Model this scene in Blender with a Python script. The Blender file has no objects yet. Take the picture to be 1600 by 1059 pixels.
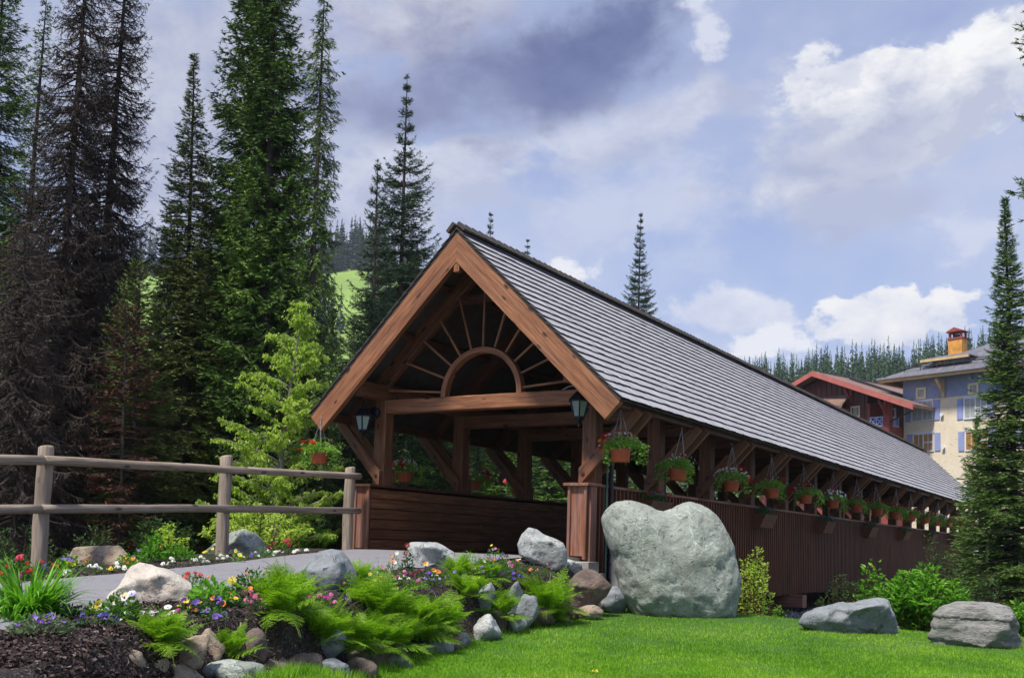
import bpy, bmesh, math, random
import numpy as np
from math import sin, cos, tan, radians, pi, sqrt, atan2
from mathutils import Vector, Matrix, noise as mnoise

# ------------------------------------------------------------ camera, sky, sun, exposure
SC = bpy.context.scene
COL = SC.collection
F = 1623.8                                   # focal length in photo pixels (photo is 1600 wide)
CX, CY, CZ = 9.699, -13.702, 0.2007
YAW, PITCH, ROLL, PY = 0.5554, 0.0793, 0.0304, 717.6
CP = np.array([CX, CY, CZ])
_f = np.array([-sin(YAW)*cos(PITCH), cos(YAW)*cos(PITCH), sin(PITCH)])
_r0 = np.array([cos(YAW), sin(YAW), 0.0]); _u0 = np.cross(_r0, _f)
_r = _r0*cos(ROLL)+_u0*sin(ROLL); _u = -_r0*sin(ROLL)+_u0*cos(ROLL)
cam = bpy.data.cameras.new('camera'); co = bpy.data.objects.new('camera', cam); COL.objects.link(co)
cam.sensor_width = 36; cam.lens = 36*F/1600; cam.shift_y = (PY-529.5)/1600
cam.clip_start = 0.05; cam.clip_end = 5000
M = Matrix(((_r[0], _u[0], -_f[0], CX), (_r[1], _u[1], -_f[1], CY), (_r[2], _u[2], -_f[2], CZ), (0, 0, 0, 1)))
co.matrix_world = M
SC.camera = co
SC.view_settings.view_transform = 'Standard'
SC.view_settings.look = 'None'
SC.view_settings.gamma = 1
SC.view_settings.use_curve_mapping = False
SC.view_settings.exposure = 1.0

def at(px, py, d):
    """world point seen at photo pixel px,py at depth d metres"""
    return CP+d*(_f+_r*(px-800)/F+_u*(PY-py)/F)
def direction(px, py):
    v = _f+_r*(px-800)/F+_u*(PY-py)/F
    return v/np.linalg.norm(v)

SUN_EL, SUN_AZ = radians(60), radians(190)   # azimuth measured from +Y clockwise
sd = Vector((sin(SUN_AZ)*cos(SUN_EL), cos(SUN_AZ)*cos(SUN_EL), sin(SUN_EL)))
sl = bpy.data.lights.new('sun', 'SUN'); sl.energy = 3.0; sl.angle = radians(7); sl.color = (1, .93, .82)
so = bpy.data.objects.new('sun', sl); COL.objects.link(so)
so.rotation_euler = sd.to_track_quat('Z', 'Y').to_euler(); so.location = (0, -20, 40)

def make_world():
    w = bpy.data.worlds.new('World'); SC.world = w; w.use_nodes = True
    nt = w.node_tree; N = nt.nodes; L = nt.links; N.clear()
    out = N.new('ShaderNodeOutputWorld'); bg = N.new('ShaderNodeBackground'); bg.inputs[1].default_value = .1
    L.new(bg.outputs[0], out.inputs[0])
    sky = N.new('ShaderNodeTexSky'); sky.sky_type = 'NISHITA'; sky.sun_disc = False
    sky.sun_elevation = SUN_EL; sky.sun_rotation = SUN_AZ
    tc = N.new('ShaderNodeTexCoord')
    def math_(op, a, b=None, c=None, clamp=False):
        n = N.new('ShaderNodeMath'); n.operation = op; n.use_clamp = clamp
        for i, x in enumerate((a, b, c)):
            if x is None: continue
            if hasattr(x, 'is_linked'): L.new(x, n.inputs[i])
            else: n.inputs[i].default_value = x
        return n.outputs[0]
    def noise(vec, scale, detail=6, rough=.55, dist=0.0, col=False):
        n = N.new('ShaderNodeTexNoise'); n.inputs['Scale'].default_value = scale
        n.inputs['Detail'].default_value = detail; n.inputs['Roughness'].default_value = rough
        n.inputs['Distortion'].default_value = dist
        L.new(vec, n.inputs['Vector']); return n.outputs[1 if col else 0]
    sep = N.new('ShaderNodeSeparateXYZ'); L.new(tc.outputs['Generated'], sep.inputs[0])
    X, Y, Z = sep.outputs
    az = math_('MULTIPLY', math_('ARCTAN2', X, Y), 57.2958)
    el = math_('MULTIPLY', math_('ARCSINE', Z), 57.2958)
    mp = N.new('ShaderNodeMapping'); L.new(tc.outputs['Generated'], mp.inputs[0]); mp.inputs['Scale'].default_value = (1, 1, 1.5)
    V = mp.outputs[0]
    n1 = noise(V, 9, 11, .62, .3); n2 = noise(V, 26, 8, .6); n3 = noise(V, 3.2, 6, .5, .4)
    n4 = noise(V, 17, 10, .62, .2)
    n5 = math_('ADD', math_('MULTIPLY', n2, .6), math_('MULTIPLY', n4, .4))
    nn = math_('ADD', math_('MULTIPLY', n1, .7), math_('MULTIPLY', n2, .3))
    def azel(px, py):
        v = direction(px, py); return math.degrees(atan2(v[0], v[1])), math.degrees(math.asin(v[2]))
    def mixc(fac, a, b):
        n = N.new('ShaderNodeMix'); n.data_type = 'RGBA'
        if hasattr(fac, 'is_linked'): L.new(fac, n.inputs[0])
        else: n.inputs[0].default_value = fac
        for i, x in ((6, a), (7, b)):
            if hasattr(x, 'is_linked'): L.new(x, n.inputs[i])
            else: n.inputs[i].default_value = (*x, 1)
        return n.outputs[2]
    def s2l(c): return tuple(((v/255)/12.92 if v/255 < .04045 else ((v/255+.055)/1.055)**2.4) for v in c)
    K = 10/2**SC.view_settings.exposure
    def cc(c): return tuple(v*K for v in s2l(c))
    # clear part: sky texture, pulled to the hazy lavender blue of a humid summer sky
    blue = mixc(.82, sky.outputs[0], cc((166, 183, 228)))
    up = math_('MULTIPLY', math_('SUBTRACT', el, 14), 1/16, clamp=True)
    blue = mixc(up, blue, mixc(.85, sky.outputs[0], cc((140, 156, 206))))
    lowf = math_('SUBTRACT', 1, math_('MULTIPLY', el, 1/11), clamp=True)
    blue = mixc(math_('MULTIPLY', lowf, .7), blue, cc((196, 208, 240)))
    # thin veil everywhere
    veil = math_('MULTIPLY', math_('SUBTRACT', math_('ADD', math_('MULTIPLY', n3, .8), math_('MULTIPLY', n1, .35)), .44), 3.2, clamp=True)
    col = mixc(math_('MULTIPLY', veil, .85), blue, cc((206, 213, 235)))
    def blob(col, px, py, rx, ry, rot, c, amp, soft, c2=None, nz=None, gain=1.0, lift=0.0):
        a0, e0 = azel(px, py); a = math_('SUBTRACT', az, a0); e = math_('SUBTRACT', el, e0)
        ca, sa = cos(radians(rot)), sin(radians(rot)); k = 57.2958/F
        cz = cos(radians(e0))
        u = math_('ADD', math_('MULTIPLY', a, ca*cz/(rx*k)), math_('MULTIPLY', e, sa/(rx*k)))
        v = math_('ADD', math_('MULTIPLY', a, -sa*cz/(ry*k)), math_('MULTIPLY', e, ca/(ry*k)))
        d = math_('SQRT', math_('ADD', math_('MULTIPLY', u, u), math_('MULTIPLY', v, v)))
        f = math_('ADD', math_('SUBTRACT', 1, d), math_('MULTIPLY', math_('SUBTRACT', (n5 if rx < 130 else nn), .5), amp*2.4))
        f = math_('MULTIPLY', f, 1/soft, clamp=True)
        sm = N.new('ShaderNodeMapRange'); sm.interpolation_type = 'SMOOTHERSTEP'; L.new(f, sm.inputs[0])
        m = math_('MULTIPLY', sm.outputs[0], gain)
        if c2 is not None:
            t = math_('MULTIPLY', math_('ADD', math_('SUBTRACT', n4, .36+lift), math_('MULTIPLY', v, .16)), 3.4, clamp=True)
            c = mixc(t, cc(c2), cc(c))
        else: c = cc(c)
        return mixc(m, col, c)
    B = [
     # px,py,rx,ry,rot, bright, amp, soft, shade
     (300, 140, 480, 330, 0, (202, 207, 224), 1.0, .8, (168, 176, 206)),
     (620, 60, 260, 120, -8, (205, 207, 224), 1.7, .8, (160, 166, 196)),
     (580, 330, 300, 140, 0, (206, 212, 232), 1.6, .9, (172, 180, 210)),
     (720, 250, 190, 60, 10, (214, 219, 236), 1.5, .6, (176, 182, 210)),
     (960, 215, 290, 60, 18, (208, 214, 234), 1.6, .7, (180, 188, 216)),
     (950, 330, 420, 110, 4, (198, 207, 233), 1.8, 1.2, None),
     (800, 118, 350, 120, 6, (108, 118, 162), .8, .95, (128, 138, 178)),
     (930, 80, 200, 100, 22, (96, 108, 156), .8, .9, (114, 126, 172)),
     (640, 175, 240, 70, -3, (134, 143, 180), .9, 1.0, None),
     (1105, 30, 34, 80, 14, (216, 221, 238), 2.2, .8, None),
     (760, 312, 110, 26, 0, (186, 194, 220), 2.4, .9, None),
     (1300, 250, 220, 130, 18, (220, 223, 236), 1.0, .6, (176, 184, 212)),
     (1415, 160, 175, 100, 8, (253, 253, 253), 1.2, .24, (190, 197, 220)),
     (1300, 118, 64, 44, 0, (236, 238, 245), 2.6, .7, (200, 205, 226)),
     (1380, 225, 115, 60, 22, (178, 185, 212), 1.0, .8, (200, 206, 226)),
     (1320, 320, 150, 40, 5, (182, 190, 218), 1.4, .8, None),
     (1500, 365, 75, 45, 10, (208, 216, 238), 2.6, 1.1, None),
     (1380, 494, 118, 50, 3, (250, 249, 250), 1.5, .3, (214, 220, 238)),
     (1150, 490, 135, 44, 0, (230, 233, 245), 1.7, .5, (202, 210, 236)),
     (1190, 540, 110, 26, 0, (240, 242, 250), 2.3, .7, None),
     (908, 424, 46, 28, 0, (240, 241, 248), 2.6, .8, None),
    ]
    for b in B:
        col = blob(col, b[0], b[1], b[2], b[3], b[4], b[5], b[6], b[7], b[8])
    L.new(col, bg.inputs[0])
    w.cycles.sampling_method = 'MANUAL'; w.cycles.sample_map_resolution = 512
make_world()

# ------------------------------------------------------------ helpers: objects
def tag(o, label=None, cat=None, group=None, kind=None):
    if label: o['label'] = label
    if cat: o['category'] = cat
    if group: o['group'] = group
    if kind: o['kind'] = kind
    return o
def empty(name, loc=(0, 0, 0), rz=0.0, sc=1.0):
    o = bpy.data.objects.new(name, None); COL.objects.link(o)
    o.location = loc; o.rotation_euler = (0, 0, rz); o.scale = (sc, sc, sc); o.empty_display_size = .1
    return o
def link(name, me, parent=None, loc=(0, 0, 0)):
    o = bpy.data.objects.new(name, me); COL.objects.link(o); o.location = loc
    if parent: o.parent = parent
    return o
KIDS = {}
def copy_tree(o, parent=None):
    c = o.copy(); COL.objects.link(c)
    if parent: c.parent = parent
    for ch in list(o.children): copy_tree(ch, c)
    return c

class MB:
    def __init__(s): s.V = []; s.F = []; s.Mi = []; s.G = []; s.T = []; s.n = 0
    def add(s, v, faces, mi=0, g=None, t=None):
        v = np.asarray(v, float).reshape(-1, 3); k = len(v)
        s.V.append(v)
        s.G.append(v if g is None else np.asarray(g, float).reshape(-1, 3))
        s.T.append(np.zeros(k) if t is None else np.broadcast_to(np.asarray(t, float), (k,)))
        if isinstance(faces, np.ndarray):
            s.F.append(faces+s.n); s.Mi.append(np.full(len(faces), mi) if np.isscalar(mi) else np.asarray(mi))
        else:
            by = {}
            for i, f in enumerate(faces): by.setdefault(len(f), []).append((f, mi if np.isscalar(mi) else mi[i]))
            for kk, ff in by.items():
                s.F.append(np.array([f for f, _ in ff])+s.n); s.Mi.append(np.array([m for _, m in ff]))
        s.n += k
    def hexa(s, p, mi=0, g=None):
        s.add(p, [(0, 3, 2, 1), (4, 5, 6, 7), (0, 1, 5, 4), (1, 2, 6, 5), (2, 3, 7, 6), (3, 0, 4, 7)], mi, g)
    def beam(s, a, b, w, h, up=(0, 0, 1), mi=0, off=None, chamf=0.0):
        """box from a to b; w across, h along up"""
        a = np.array(a, float); b = np.array(b, float); d = b-a; L = np.linalg.norm(d); d /= L
        up = np.array(up, float); x = np.cross(d, up); x /= np.linalg.norm(x); z = np.cross(x, d)
        o = np.random.rand(3)*50 if off is None else np.array(off, float)
        if chamf <= 0:
            prof = [(-w/2, -h/2), (w/2, -h/2), (w/2, h/2), (-w/2, h/2)]
        else:
            c = chamf
            prof = [(-w/2+c, -h/2), (w/2-c, -h/2), (w/2, -h/2+c), (w/2, h/2-c), (w/2-c, h/2), (-w/2+c, h/2), (-w/2, h/2-c), (-w/2, -h/2+c)]
        n = len(prof); v = []; g = []
        for t, P in ((0, a), (L, b)):
            for (i, j) in prof:
                v.append(P+x*i+z*j); g.append((t, i, j))
        fs = [tuple(range(n))[::-1], tuple(range(n, 2*n))]+[(k, (k+1) % n, n+(k+1) % n, n+k) for k in range(n)]
        s.add(v, fs, mi, np.array(g)+o)
    def box(s, c, size, mi=0, axis=0, ch=0.0):
        c = np.array(c, float); h = np.array(size, float)/2
        e = np.zeros(3); e[axis] = h[axis]
        if axis == 2: s.beam(c-e, c+e, size[0], size[1], up=(0, 1, 0), mi=mi, chamf=ch)
        elif axis == 0: s.beam(c-e, c+e, size[1], size[2], mi=mi, chamf=ch)
        else: s.beam(c-e, c+e, size[0], size[2], mi=mi, chamf=ch)
    def tube(s, pts, rad, n=8, mi=0, caps=True, wob=0.0, t=None):
        pts = np.array(pts, float); m = len(pts); rad = np.broadcast_to(np.array(rad, float), (m,))
        tg = np.gradient(pts, axis=0); tg /= np.linalg.norm(tg, axis=1)[:, None]+1e-9
        ref = np.array([0, 0, 1.]) if abs(tg[0][2]) < .9 else np.array([1., 0, 0])
        vs = []; gs = []; o = np.random.rand(3)*30; L = 0
        for i in range(m):
            x = np.cross(tg[i], ref); x /= np.linalg.norm(x)+1e-9; y = np.cross(x, tg[i])
            if i: L += np.linalg.norm(pts[i]-pts[i-1])
            for k in range(n):
                a = 2*pi*k/n; r = rad[i]*(1+wob*mnoise.noise(Vector((k*1.7+o[0], L*2.0+o[1], o[2]))))
                vs.append(pts[i]+r*(cos(a)*x+sin(a)*y)); gs.append((L+o[0], cos(a)*rad[i]+o[1], sin(a)*rad[i]+o[2]))
        fs = []
        for i in range(m-1):
            for k in range(n):
                fs.append((i*n+k, i*n+(k+1) % n, (i+1)*n+(k+1) % n, (i+1)*n+k))
        if caps: fs.append(tuple(range(n))[::-1]); fs.append(tuple((m-1)*n+k for k in range(n)))
        s.add(vs, fs, mi, gs, t)
    def lathe(s, prof, n=16, c=(0, 0, 0), mi=0):
        c = np.array(c, float); vs = []; m = len(prof)
        for (r, z) in prof:
            for k in range(n): a = 2*pi*k/n; vs.append(c+np.array([r*cos(a), r*sin(a), z]))
        fs = [(i*n+k, i*n+(k+1) % n, (i+1)*n+(k+1) % n, (i+1)*n+k) for i in range(m-1) for k in range(n)]
        fs.append(tuple(range(n))[::-1]); fs.append(tuple((m-1)*n+k for k in range(n)))
        s.add(vs, fs, mi)
    def tris(s, A, B, C, mi=0, t=None):
        n = len(A)
        if n == 0: return
        v = np.stack([A, B, C], 1).reshape(-1, 3)
        tt = None if t is None else np.repeat(t, 3)
        s.add(v, np.arange(3*n).reshape(n, 3), mi, None, tt)
    def quads(s, A, B, C, D, mi=0, t=None):
        n = len(A)
        v = np.stack([A, B, C, D], 1).reshape(-1, 3)
        s.add(v, np.arange(4*n).reshape(n, 4), mi, None, None if t is None else np.repeat(t, 4))
    def mesh(s, name, mats, smooth=False, xf=None):
        me = bpy.data.meshes.new(name)
        V = np.concatenate(s.V); G = np.concatenate(s.G); T = np.concatenate(s.T)
        if xf is not None: V = V@np.array(xf[0]).T+np.array(xf[1])
        nl = sum(f.size for f in s.F); nf = sum(len(f) for f in s.F)
        me.vertices.add(len(V)); me.vertices.foreach_set('co', V.astype(np.float32).ravel())
        me.loops.add(nl); me.loops.foreach_set('vertex_index', np.concatenate([f.ravel() for f in s.F]).astype(np.int32))
        me.polygons.add(nf)
        tot = np.concatenate([np.full(len(f), f.shape[1]) for f in s.F]).astype(np.int32)
        st = np.concatenate([[0], np.cumsum(tot)[:-1]]).astype(np.int32)
        me.polygons.foreach_set('loop_start', st); me.polygons.foreach_set('loop_total', tot)
        me.polygons.foreach_set('material_index', np.concatenate(s.Mi).astype(np.int32))
        me.update(calc_edges=True)
        me.polygons.foreach_set('use_smooth', np.full(nf, bool(smooth)))
        a = me.attributes.new('gco', 'FLOAT_VECTOR', 'POINT'); a.data.foreach_set('vector', G.astype(np.float32).ravel())
        a = me.attributes.new('tint', 'FLOAT', 'POINT'); a.data.foreach_set('value', T.astype(np.float32))
        for m in (mats if isinstance(mats, (list, tuple)) else [mats]): me.materials.append(m)
        return me
    def build(s, name, mats, parent=None, smooth=False, loc=(0, 0, 0)):
        return link(name, s.mesh(name, mats, smooth), parent, loc)

# ------------------------------------------------------------ materials
def _new(name):
    m = bpy.data.materials.new(name); m.use_nodes = True; nt = m.node_tree; nt.nodes.clear()
    out = nt.nodes.new('ShaderNodeOutputMaterial'); b = nt.nodes.new('ShaderNodeBsdfPrincipled')
    nt.links.new(b.outputs[0], out.inputs[0]); return m, nt, b, out
def _ramp(nt, fac, cols, pos=None):
    r = nt.nodes.new('ShaderNodeValToRGB'); e = r.color_ramp.elements
    pos = pos or [i/(len(cols)-1) for i in range(len(cols))]
    while len(e) < len(cols): e.new(.5)
    for i, c in enumerate(cols): e[i].position = pos[i]; e[i].color = (*c, 1)
    nt.links.new(fac, r.inputs[0]); return r.outputs[0]
def _vec(nt, coord, scale):
    if coord == 'gco':
        a = nt.nodes.new('ShaderNodeAttribute'); a.attribute_name = 'gco'; v = a.outputs['Vector']
    else:
        a = nt.nodes.new('ShaderNodeTexCoord'); v = a.outputs['Object']
    mp = nt.nodes.new('ShaderNodeMapping'); mp.inputs['Scale'].default_value = scale
    nt.links.new(v, mp.inputs[0]); return mp.outputs[0]
def _noise(nt, vec, sc, det=5, ro=.6, dist=0):
    n = nt.nodes.new('ShaderNodeTexNoise'); n.inputs['Scale'].default_value = sc; n.inputs['Detail'].default_value = det
    n.inputs['Roughness'].default_value = ro; n.inputs['Distortion'].default_value = dist
    nt.links.new(vec, n.inputs['Vector']); return n.outputs[0]
def _math(nt, op, a, b, clamp=False):
    n = nt.nodes.new('ShaderNodeMath'); n.operation = op; n.use_clamp = clamp
    for i, x in enumerate((a, b)):
        if hasattr(x, 'is_linked'): nt.links.new(x, n.inputs[i])
        else: n.inputs[i].default_value = x
    return n.outputs[0]
def _mix(nt, fac, a, b, mode='MIX'):
    n = nt.nodes.new('ShaderNodeMix'); n.data_type = 'RGBA'; n.blend_type = mode
    for i, x in ((0, fac), (6, a), (7, b)):
        if hasattr(x, 'is_linked'): nt.links.new(x, n.inputs[i])
        elif i == 0: n.inputs[0].default_value = x
        else: n.inputs[i].default_value = (*x, 1)
    return n.outputs[2]
def _bump(nt, b, h, strength, dist):
    bp = nt.nodes.new('ShaderNodeBump'); bp.inputs['Strength'].default_value = strength; bp.inputs['Distance'].default_value = dist
    nt.links.new(h, bp.inputs['Height']); nt.links.new(bp.outputs[0], b.inputs['Normal'])
def plain(name, c, rough=.6, metal=0, var=.25, sc=6, bump=.0):
    m, nt, b, _ = _new(name); v = _vec(nt, 'obj', (1, 1, 1)); n = _noise(nt, v, sc)
    d = tuple(x*(1-var) for x in c); l = tuple(min(1, x*(1+var)) for x in c)
    nt.links.new(_ramp(nt, n, [d, l], [.3, .7]), b.inputs['Base Color'])
    b.inputs['Roughness'].default_value = rough; b.inputs['Metallic'].default_value = metal
    if bump: _bump(nt, b, _noise(nt, v, sc*6), bump, .01)
    return m
def wood(name, cols, rough=.55, weather=None, wamt=.0, knots=True, gs=(1.2, 22, 22)):
    m, nt, b, _ = _new(name)
    v = _vec(nt, 'gco', gs); n = _noise(nt, v, 1.0, 6, .65, .6)
    v3 = _vec(nt, 'gco', (3.5, 90, 90)); n3 = _noise(nt, v3, 1.0, 4, .6)
    v2 = _vec(nt, 'gco', (.9, 2.5, 2.5)); n2 = _noise(nt, v2, 1.0, 4, .55)
    f = _math(nt, 'ADD', _math(nt, 'MULTIPLY', n, .66), _math(nt, 'MULTIPLY', n3, .34))
    c = _ramp(nt, f, cols, [.34, .5, .66])
    isl = nt.nodes.new('ShaderNodeNewGeometry').outputs['Random Per Island']
    c = _mix(nt, _math(nt, 'MULTIPLY', isl, .35), c, (cols[0]))
    c = _mix(nt, _math(nt, 'MULTIPLY', _math(nt, 'SUBTRACT', n2, .5, True), 2.6, True), c, cols[0])
    if knots:
        vo = nt.nodes.new('ShaderNodeTexVoronoi'); vo.inputs['Scale'].default_value = 1.0
        nt.links.new(_vec(nt, 'gco', (2.2, 5.5, 5.5)), vo.inputs['Vector'])
        k = _math(nt, 'MULTIPLY', _math(nt, 'SUBTRACT', .17, vo.outputs['Distance'], True), 13, True)
        c = _mix(nt, k, c, tuple(x*.35 for x in cols[0]))
    if weather:
        w = _math(nt, 'MULTIPLY', _math(nt, 'SUBTRACT', _noise(nt, _vec(nt, 'gco', (.8, 7, 7)), 1.3, 6), .52-wamt*.2, True), 3*wamt+1, True)
        c = _mix(nt, _math(nt, 'MULTIPLY', w, wamt), c, weather)
    nt.links.new(c, b.inputs['Base Color']); b.inputs['Roughness'].default_value = rough
    b.inputs['Specular IOR Level'].default_value = .4
    _bump(nt, b, f, .8, .014)
    return m
def foliage(name, cols, trans=.25, rough=.55, nsc=1.2, tintw=.45, islw=.45, tcol=None, spec=.3):
    """cols dark -> light, picked by per-leaf randomness, branch-tip growth and broad patches"""
    m, nt, b, out = _new(name)
    isl = nt.nodes.new('ShaderNodeNewGeometry').outputs['Random Per Island']
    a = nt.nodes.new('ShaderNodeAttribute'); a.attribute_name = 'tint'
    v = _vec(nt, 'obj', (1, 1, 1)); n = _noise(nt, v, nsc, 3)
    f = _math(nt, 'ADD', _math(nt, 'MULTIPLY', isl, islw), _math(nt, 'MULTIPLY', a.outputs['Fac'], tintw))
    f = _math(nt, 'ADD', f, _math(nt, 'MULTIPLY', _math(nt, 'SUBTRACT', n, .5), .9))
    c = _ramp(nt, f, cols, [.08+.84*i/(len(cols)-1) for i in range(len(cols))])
    nt.links.new(c, b.inputs['Base Color']); b.inputs['Roughness'].default_value = rough
    b.inputs['Specular IOR Level'].default_value = spec
    if trans > 0:
        t = nt.nodes.new('ShaderNodeBsdfTranslucent'); mx = nt.nodes.new('ShaderNodeMixShader'); mx.inputs[0].default_value = trans
        nt.links.new(_mix(nt, 1.0, c, tcol or (1.5, 1.7, .8), 'MULTIPLY'), t.inputs[0])
        nt.links.new(b.outputs[0], mx.inputs[1]); nt.links.new(t.outputs[0], mx.inputs[2]); nt.links.new(mx.outputs[0], out.inputs[0])
    return m
def stone(name, cols, vein=None, moss=None, sc=1.0, rough=.85, strat=None, bump=.8):
    m, nt, b, _ = _new(name)
    v = _vec(nt, 'obj', (sc, sc, sc) if not strat else strat)
    n = _noise(nt, v, 2.6, 9, .68, .6); n2 = _noise(nt, v, 26, 6, .72); n3 = _noise(nt, v, 90, 3, .7); n4 = _noise(nt, v, 7, 6, .6, 1.5)
    f = _math(nt, 'ADD', _math(nt, 'ADD', _math(nt, 'MULTIPLY', n, .55), _math(nt, 'MULTIPLY', n2, .28)), _math(nt, 'MULTIPLY', n3, .17))
    c = _ramp(nt, f, cols, [.3+.4*i/(len(cols)-1) for i in range(len(cols))])
    h = _math(nt, 'ADD', _math(nt, 'MULTIPLY', n4, .8), _math(nt, 'ADD', _math(nt, 'MULTIPLY', n2, .45), _math(nt, 'MULTIPLY', n3, .16)))
    if vein:
        # thin bright mineral veins: where a warped noise crosses its middle value
        for s_, w_, am in ((1.1, 75, .75), (2.7, 60, .5), (5.5, 40, .3)):
            q = _noise(nt, v, s_, 5, .55, 1.1)
            d = _math(nt, 'ABSOLUTE', _math(nt, 'SUBTRACT', q, .5), 0)
            k = _math(nt, 'SUBTRACT', 1, _math(nt, 'MULTIPLY', d, w_), True)
            k = _math(nt, 'MULTIPLY', k, _math(nt, 'MULTIPLY', _math(nt, 'SUBTRACT', n, .38, True), 4.5, True))
            c = _mix(nt, _math(nt, 'MULTIPLY', k, am), c, vein)
            h = _math(nt, 'ADD', h, _math(nt, 'MULTIPLY', k, .12))
    ck = _math(nt, 'SUBTRACT', 1, _math(nt, 'MULTIPLY', _math(nt, 'ABSOLUTE', _math(nt, 'SUBTRACT', _noise(nt, v, 2.1, 4, .5, 2.2), .47), 0), 46), True)
    ck = _math(nt, 'MULTIPLY', ck, _math(nt, 'MULTIPLY', _math(nt, 'SUBTRACT', n4, .47, True), 7, True))
    c = _mix(nt, _math(nt, 'MULTIPLY', ck, .75), c, tuple(x*.3 for x in cols[0])); h = _math(nt, 'SUBTRACT', h, _math(nt, 'MULTIPLY', ck, .5))
    st = _math(nt, 'MULTIPLY', _math(nt, 'SUBTRACT', _noise(nt, v, 1.1, 7, .7, .5), .5, True), 4.5, True); c = _mix(nt, _math(nt, 'MULTIPLY', st, .45), c, (cols[0][0]*1.1, cols[0][1]*.95, cols[0][2]*.8))
    if moss:
        q = _noise(nt, v, 3.3, 6, .7); k = _math(nt, 'MULTIPLY', _math(nt, 'SUBTRACT', q, .56, True), 6, True)
        c = _mix(nt, _math(nt, 'MULTIPLY', k, .6), c, moss)
    nt.links.new(c, b.inputs['Base Color']); b.inputs['Roughness'].default_value = rough
    b.inputs['Specular IOR Level'].default_value = .25
    _bump(nt, b, h, bump, .04)
    return m

BROWN = [(.045, .018, .009), (.18, .073, .033), (.33, .15, .07)]
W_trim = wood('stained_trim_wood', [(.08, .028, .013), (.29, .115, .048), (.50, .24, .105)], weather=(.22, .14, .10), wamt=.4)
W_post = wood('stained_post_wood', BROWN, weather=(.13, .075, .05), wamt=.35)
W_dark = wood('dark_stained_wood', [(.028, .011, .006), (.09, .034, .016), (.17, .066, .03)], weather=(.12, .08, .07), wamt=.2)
W_board = wood('inner_board_wood', [(.05, .02, .009), (.18, .08, .033), (.34, .165, .065)], knots=False, weather=(.05, .02, .015), wamt=.4)
W_side = wood('siding_wood', [(.05, .017, .008), (.15, .053, .024), (.24, .092, .042)], knots=False, weather=(.14, .1, .1), wamt=.25)
W_end = wood('end_panel_wood', [(.07, .024, .012), (.26, .10, .045), (.42, .2, .11)], knots=False, weather=(.34, .26, .30), wamt=.5)
W_log = wood('weathered_log_wood', [(.13, .10, .07), (.32, .26, .20), (.50, .43, .36)], rough=.8, weather=(.33, .27, .26), wamt=.4)
W_shake = wood('weathered_shake', [(.27, .27, .29), (.43, .43, .465), (.58, .58, .63)], rough=.6, knots=False, weather=(.17, .165, .15), wamt=.45, gs=(2, 30, 3))
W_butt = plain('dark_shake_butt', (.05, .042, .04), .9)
M_black = plain('black_painted_metal', (.012, .013, .022), .35, .4)
M_wire = plain('galvanised_wire', (.35, .36, .38), .4, .8)
M_bolt = plain('bolt_washer_metal', (.09, .045, .03), .6, .5)
M_conc = stone('grey_concrete', [(.2, .19, .18), (.33, .32, .30), (.45, .43, .41)], bump=.3, sc=2)
M_terra = plain('terracotta_plastic', (.42, .085, .028), .45, 0, .2, 9)
M_pipe = plain('green_hose_rubber', (.03, .09, .07), .4)
M_grayp = plain('grey_painted_post', (.25, .26, .28), .6)
def glass_mat(name, c, rough=.12):
    m, nt, b, _ = _new(name); b.inputs['Base Color'].default_value = (*c, 1); b.inputs['Roughness'].default_value = rough
    b.inputs['Specular IOR Level'].default_value = .9; return m
M_pane = glass_mat('lantern_glass', (.22, .29, .29))

# ------------------------------------------------------------ ground heights
EY = [-40, -14, -12, -9.3, -7, -4, -1.5, .35, .5]
EX = [18, 6.4, 5.0, 3.45, 2.5, 2.0, 1.92, 1.95, 1.95]          # near edge of the path
LX = [9, 2.7, 1.9, .95, .45, -.35, -1.3, -1.9, -1.9]             # far edge of the path
WY = [-40, -13.5, -11.5, -10, -9.1, -8.3, -7.6, -6.3, -5, -3.9, -3, -2.2, -1, -.2, .2, .5]
WX = [25, 7.6, 6.4, 5.3, 4.9, 4.62, 4.33, 3.76, 3.42, 3.28, 3.14, 3.08, 3.05, 2.92, 2.7, 2.4]      # foot of the rock edging, lawn side
WN = [25, 7.4, 6.2, 5.0, 4.55, 4.3, 4.08, 3.62, 3.38, 3.28, 3.14, 3.08, 3.05, 2.92, 2.7, 2.4]      # inner line: where the planted bank ends
ZY = [-40, -12, -9.3, -6, -3, -.3, .5]; ZZ = [-1.0, -.5, -.36, -.25, -.1, 0, 0]
def sst(a, b, x):
    t = np.clip((x-a)/(b-a), 0, 1); return t*t*(3-2*t)
def depth_xy(x, y): return (x-CX)*_f[0]+(y-CY)*_f[1]
def lawn_z(x, y):
    d = depth_xy(x, y); w = np.interp(y, WY, WX)
    return -1.35+.04*d+.33*sst(-6.6, -8.6, y)*(1-sst(.25, 2.2, x-w))
def lat_xy(x, y): return (x-CX)*_r0[0]+(y-CY)*_r0[1]
def crest_d(x, y):
    s = lat_xy(x, y)
    return np.interp(s, [-6, 3.0, 3.6, 4.6, 5.6, 8, 14], [15.6, 15.6, 15.2, 14.2, 13.5, 13.1, 13.0])
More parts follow.
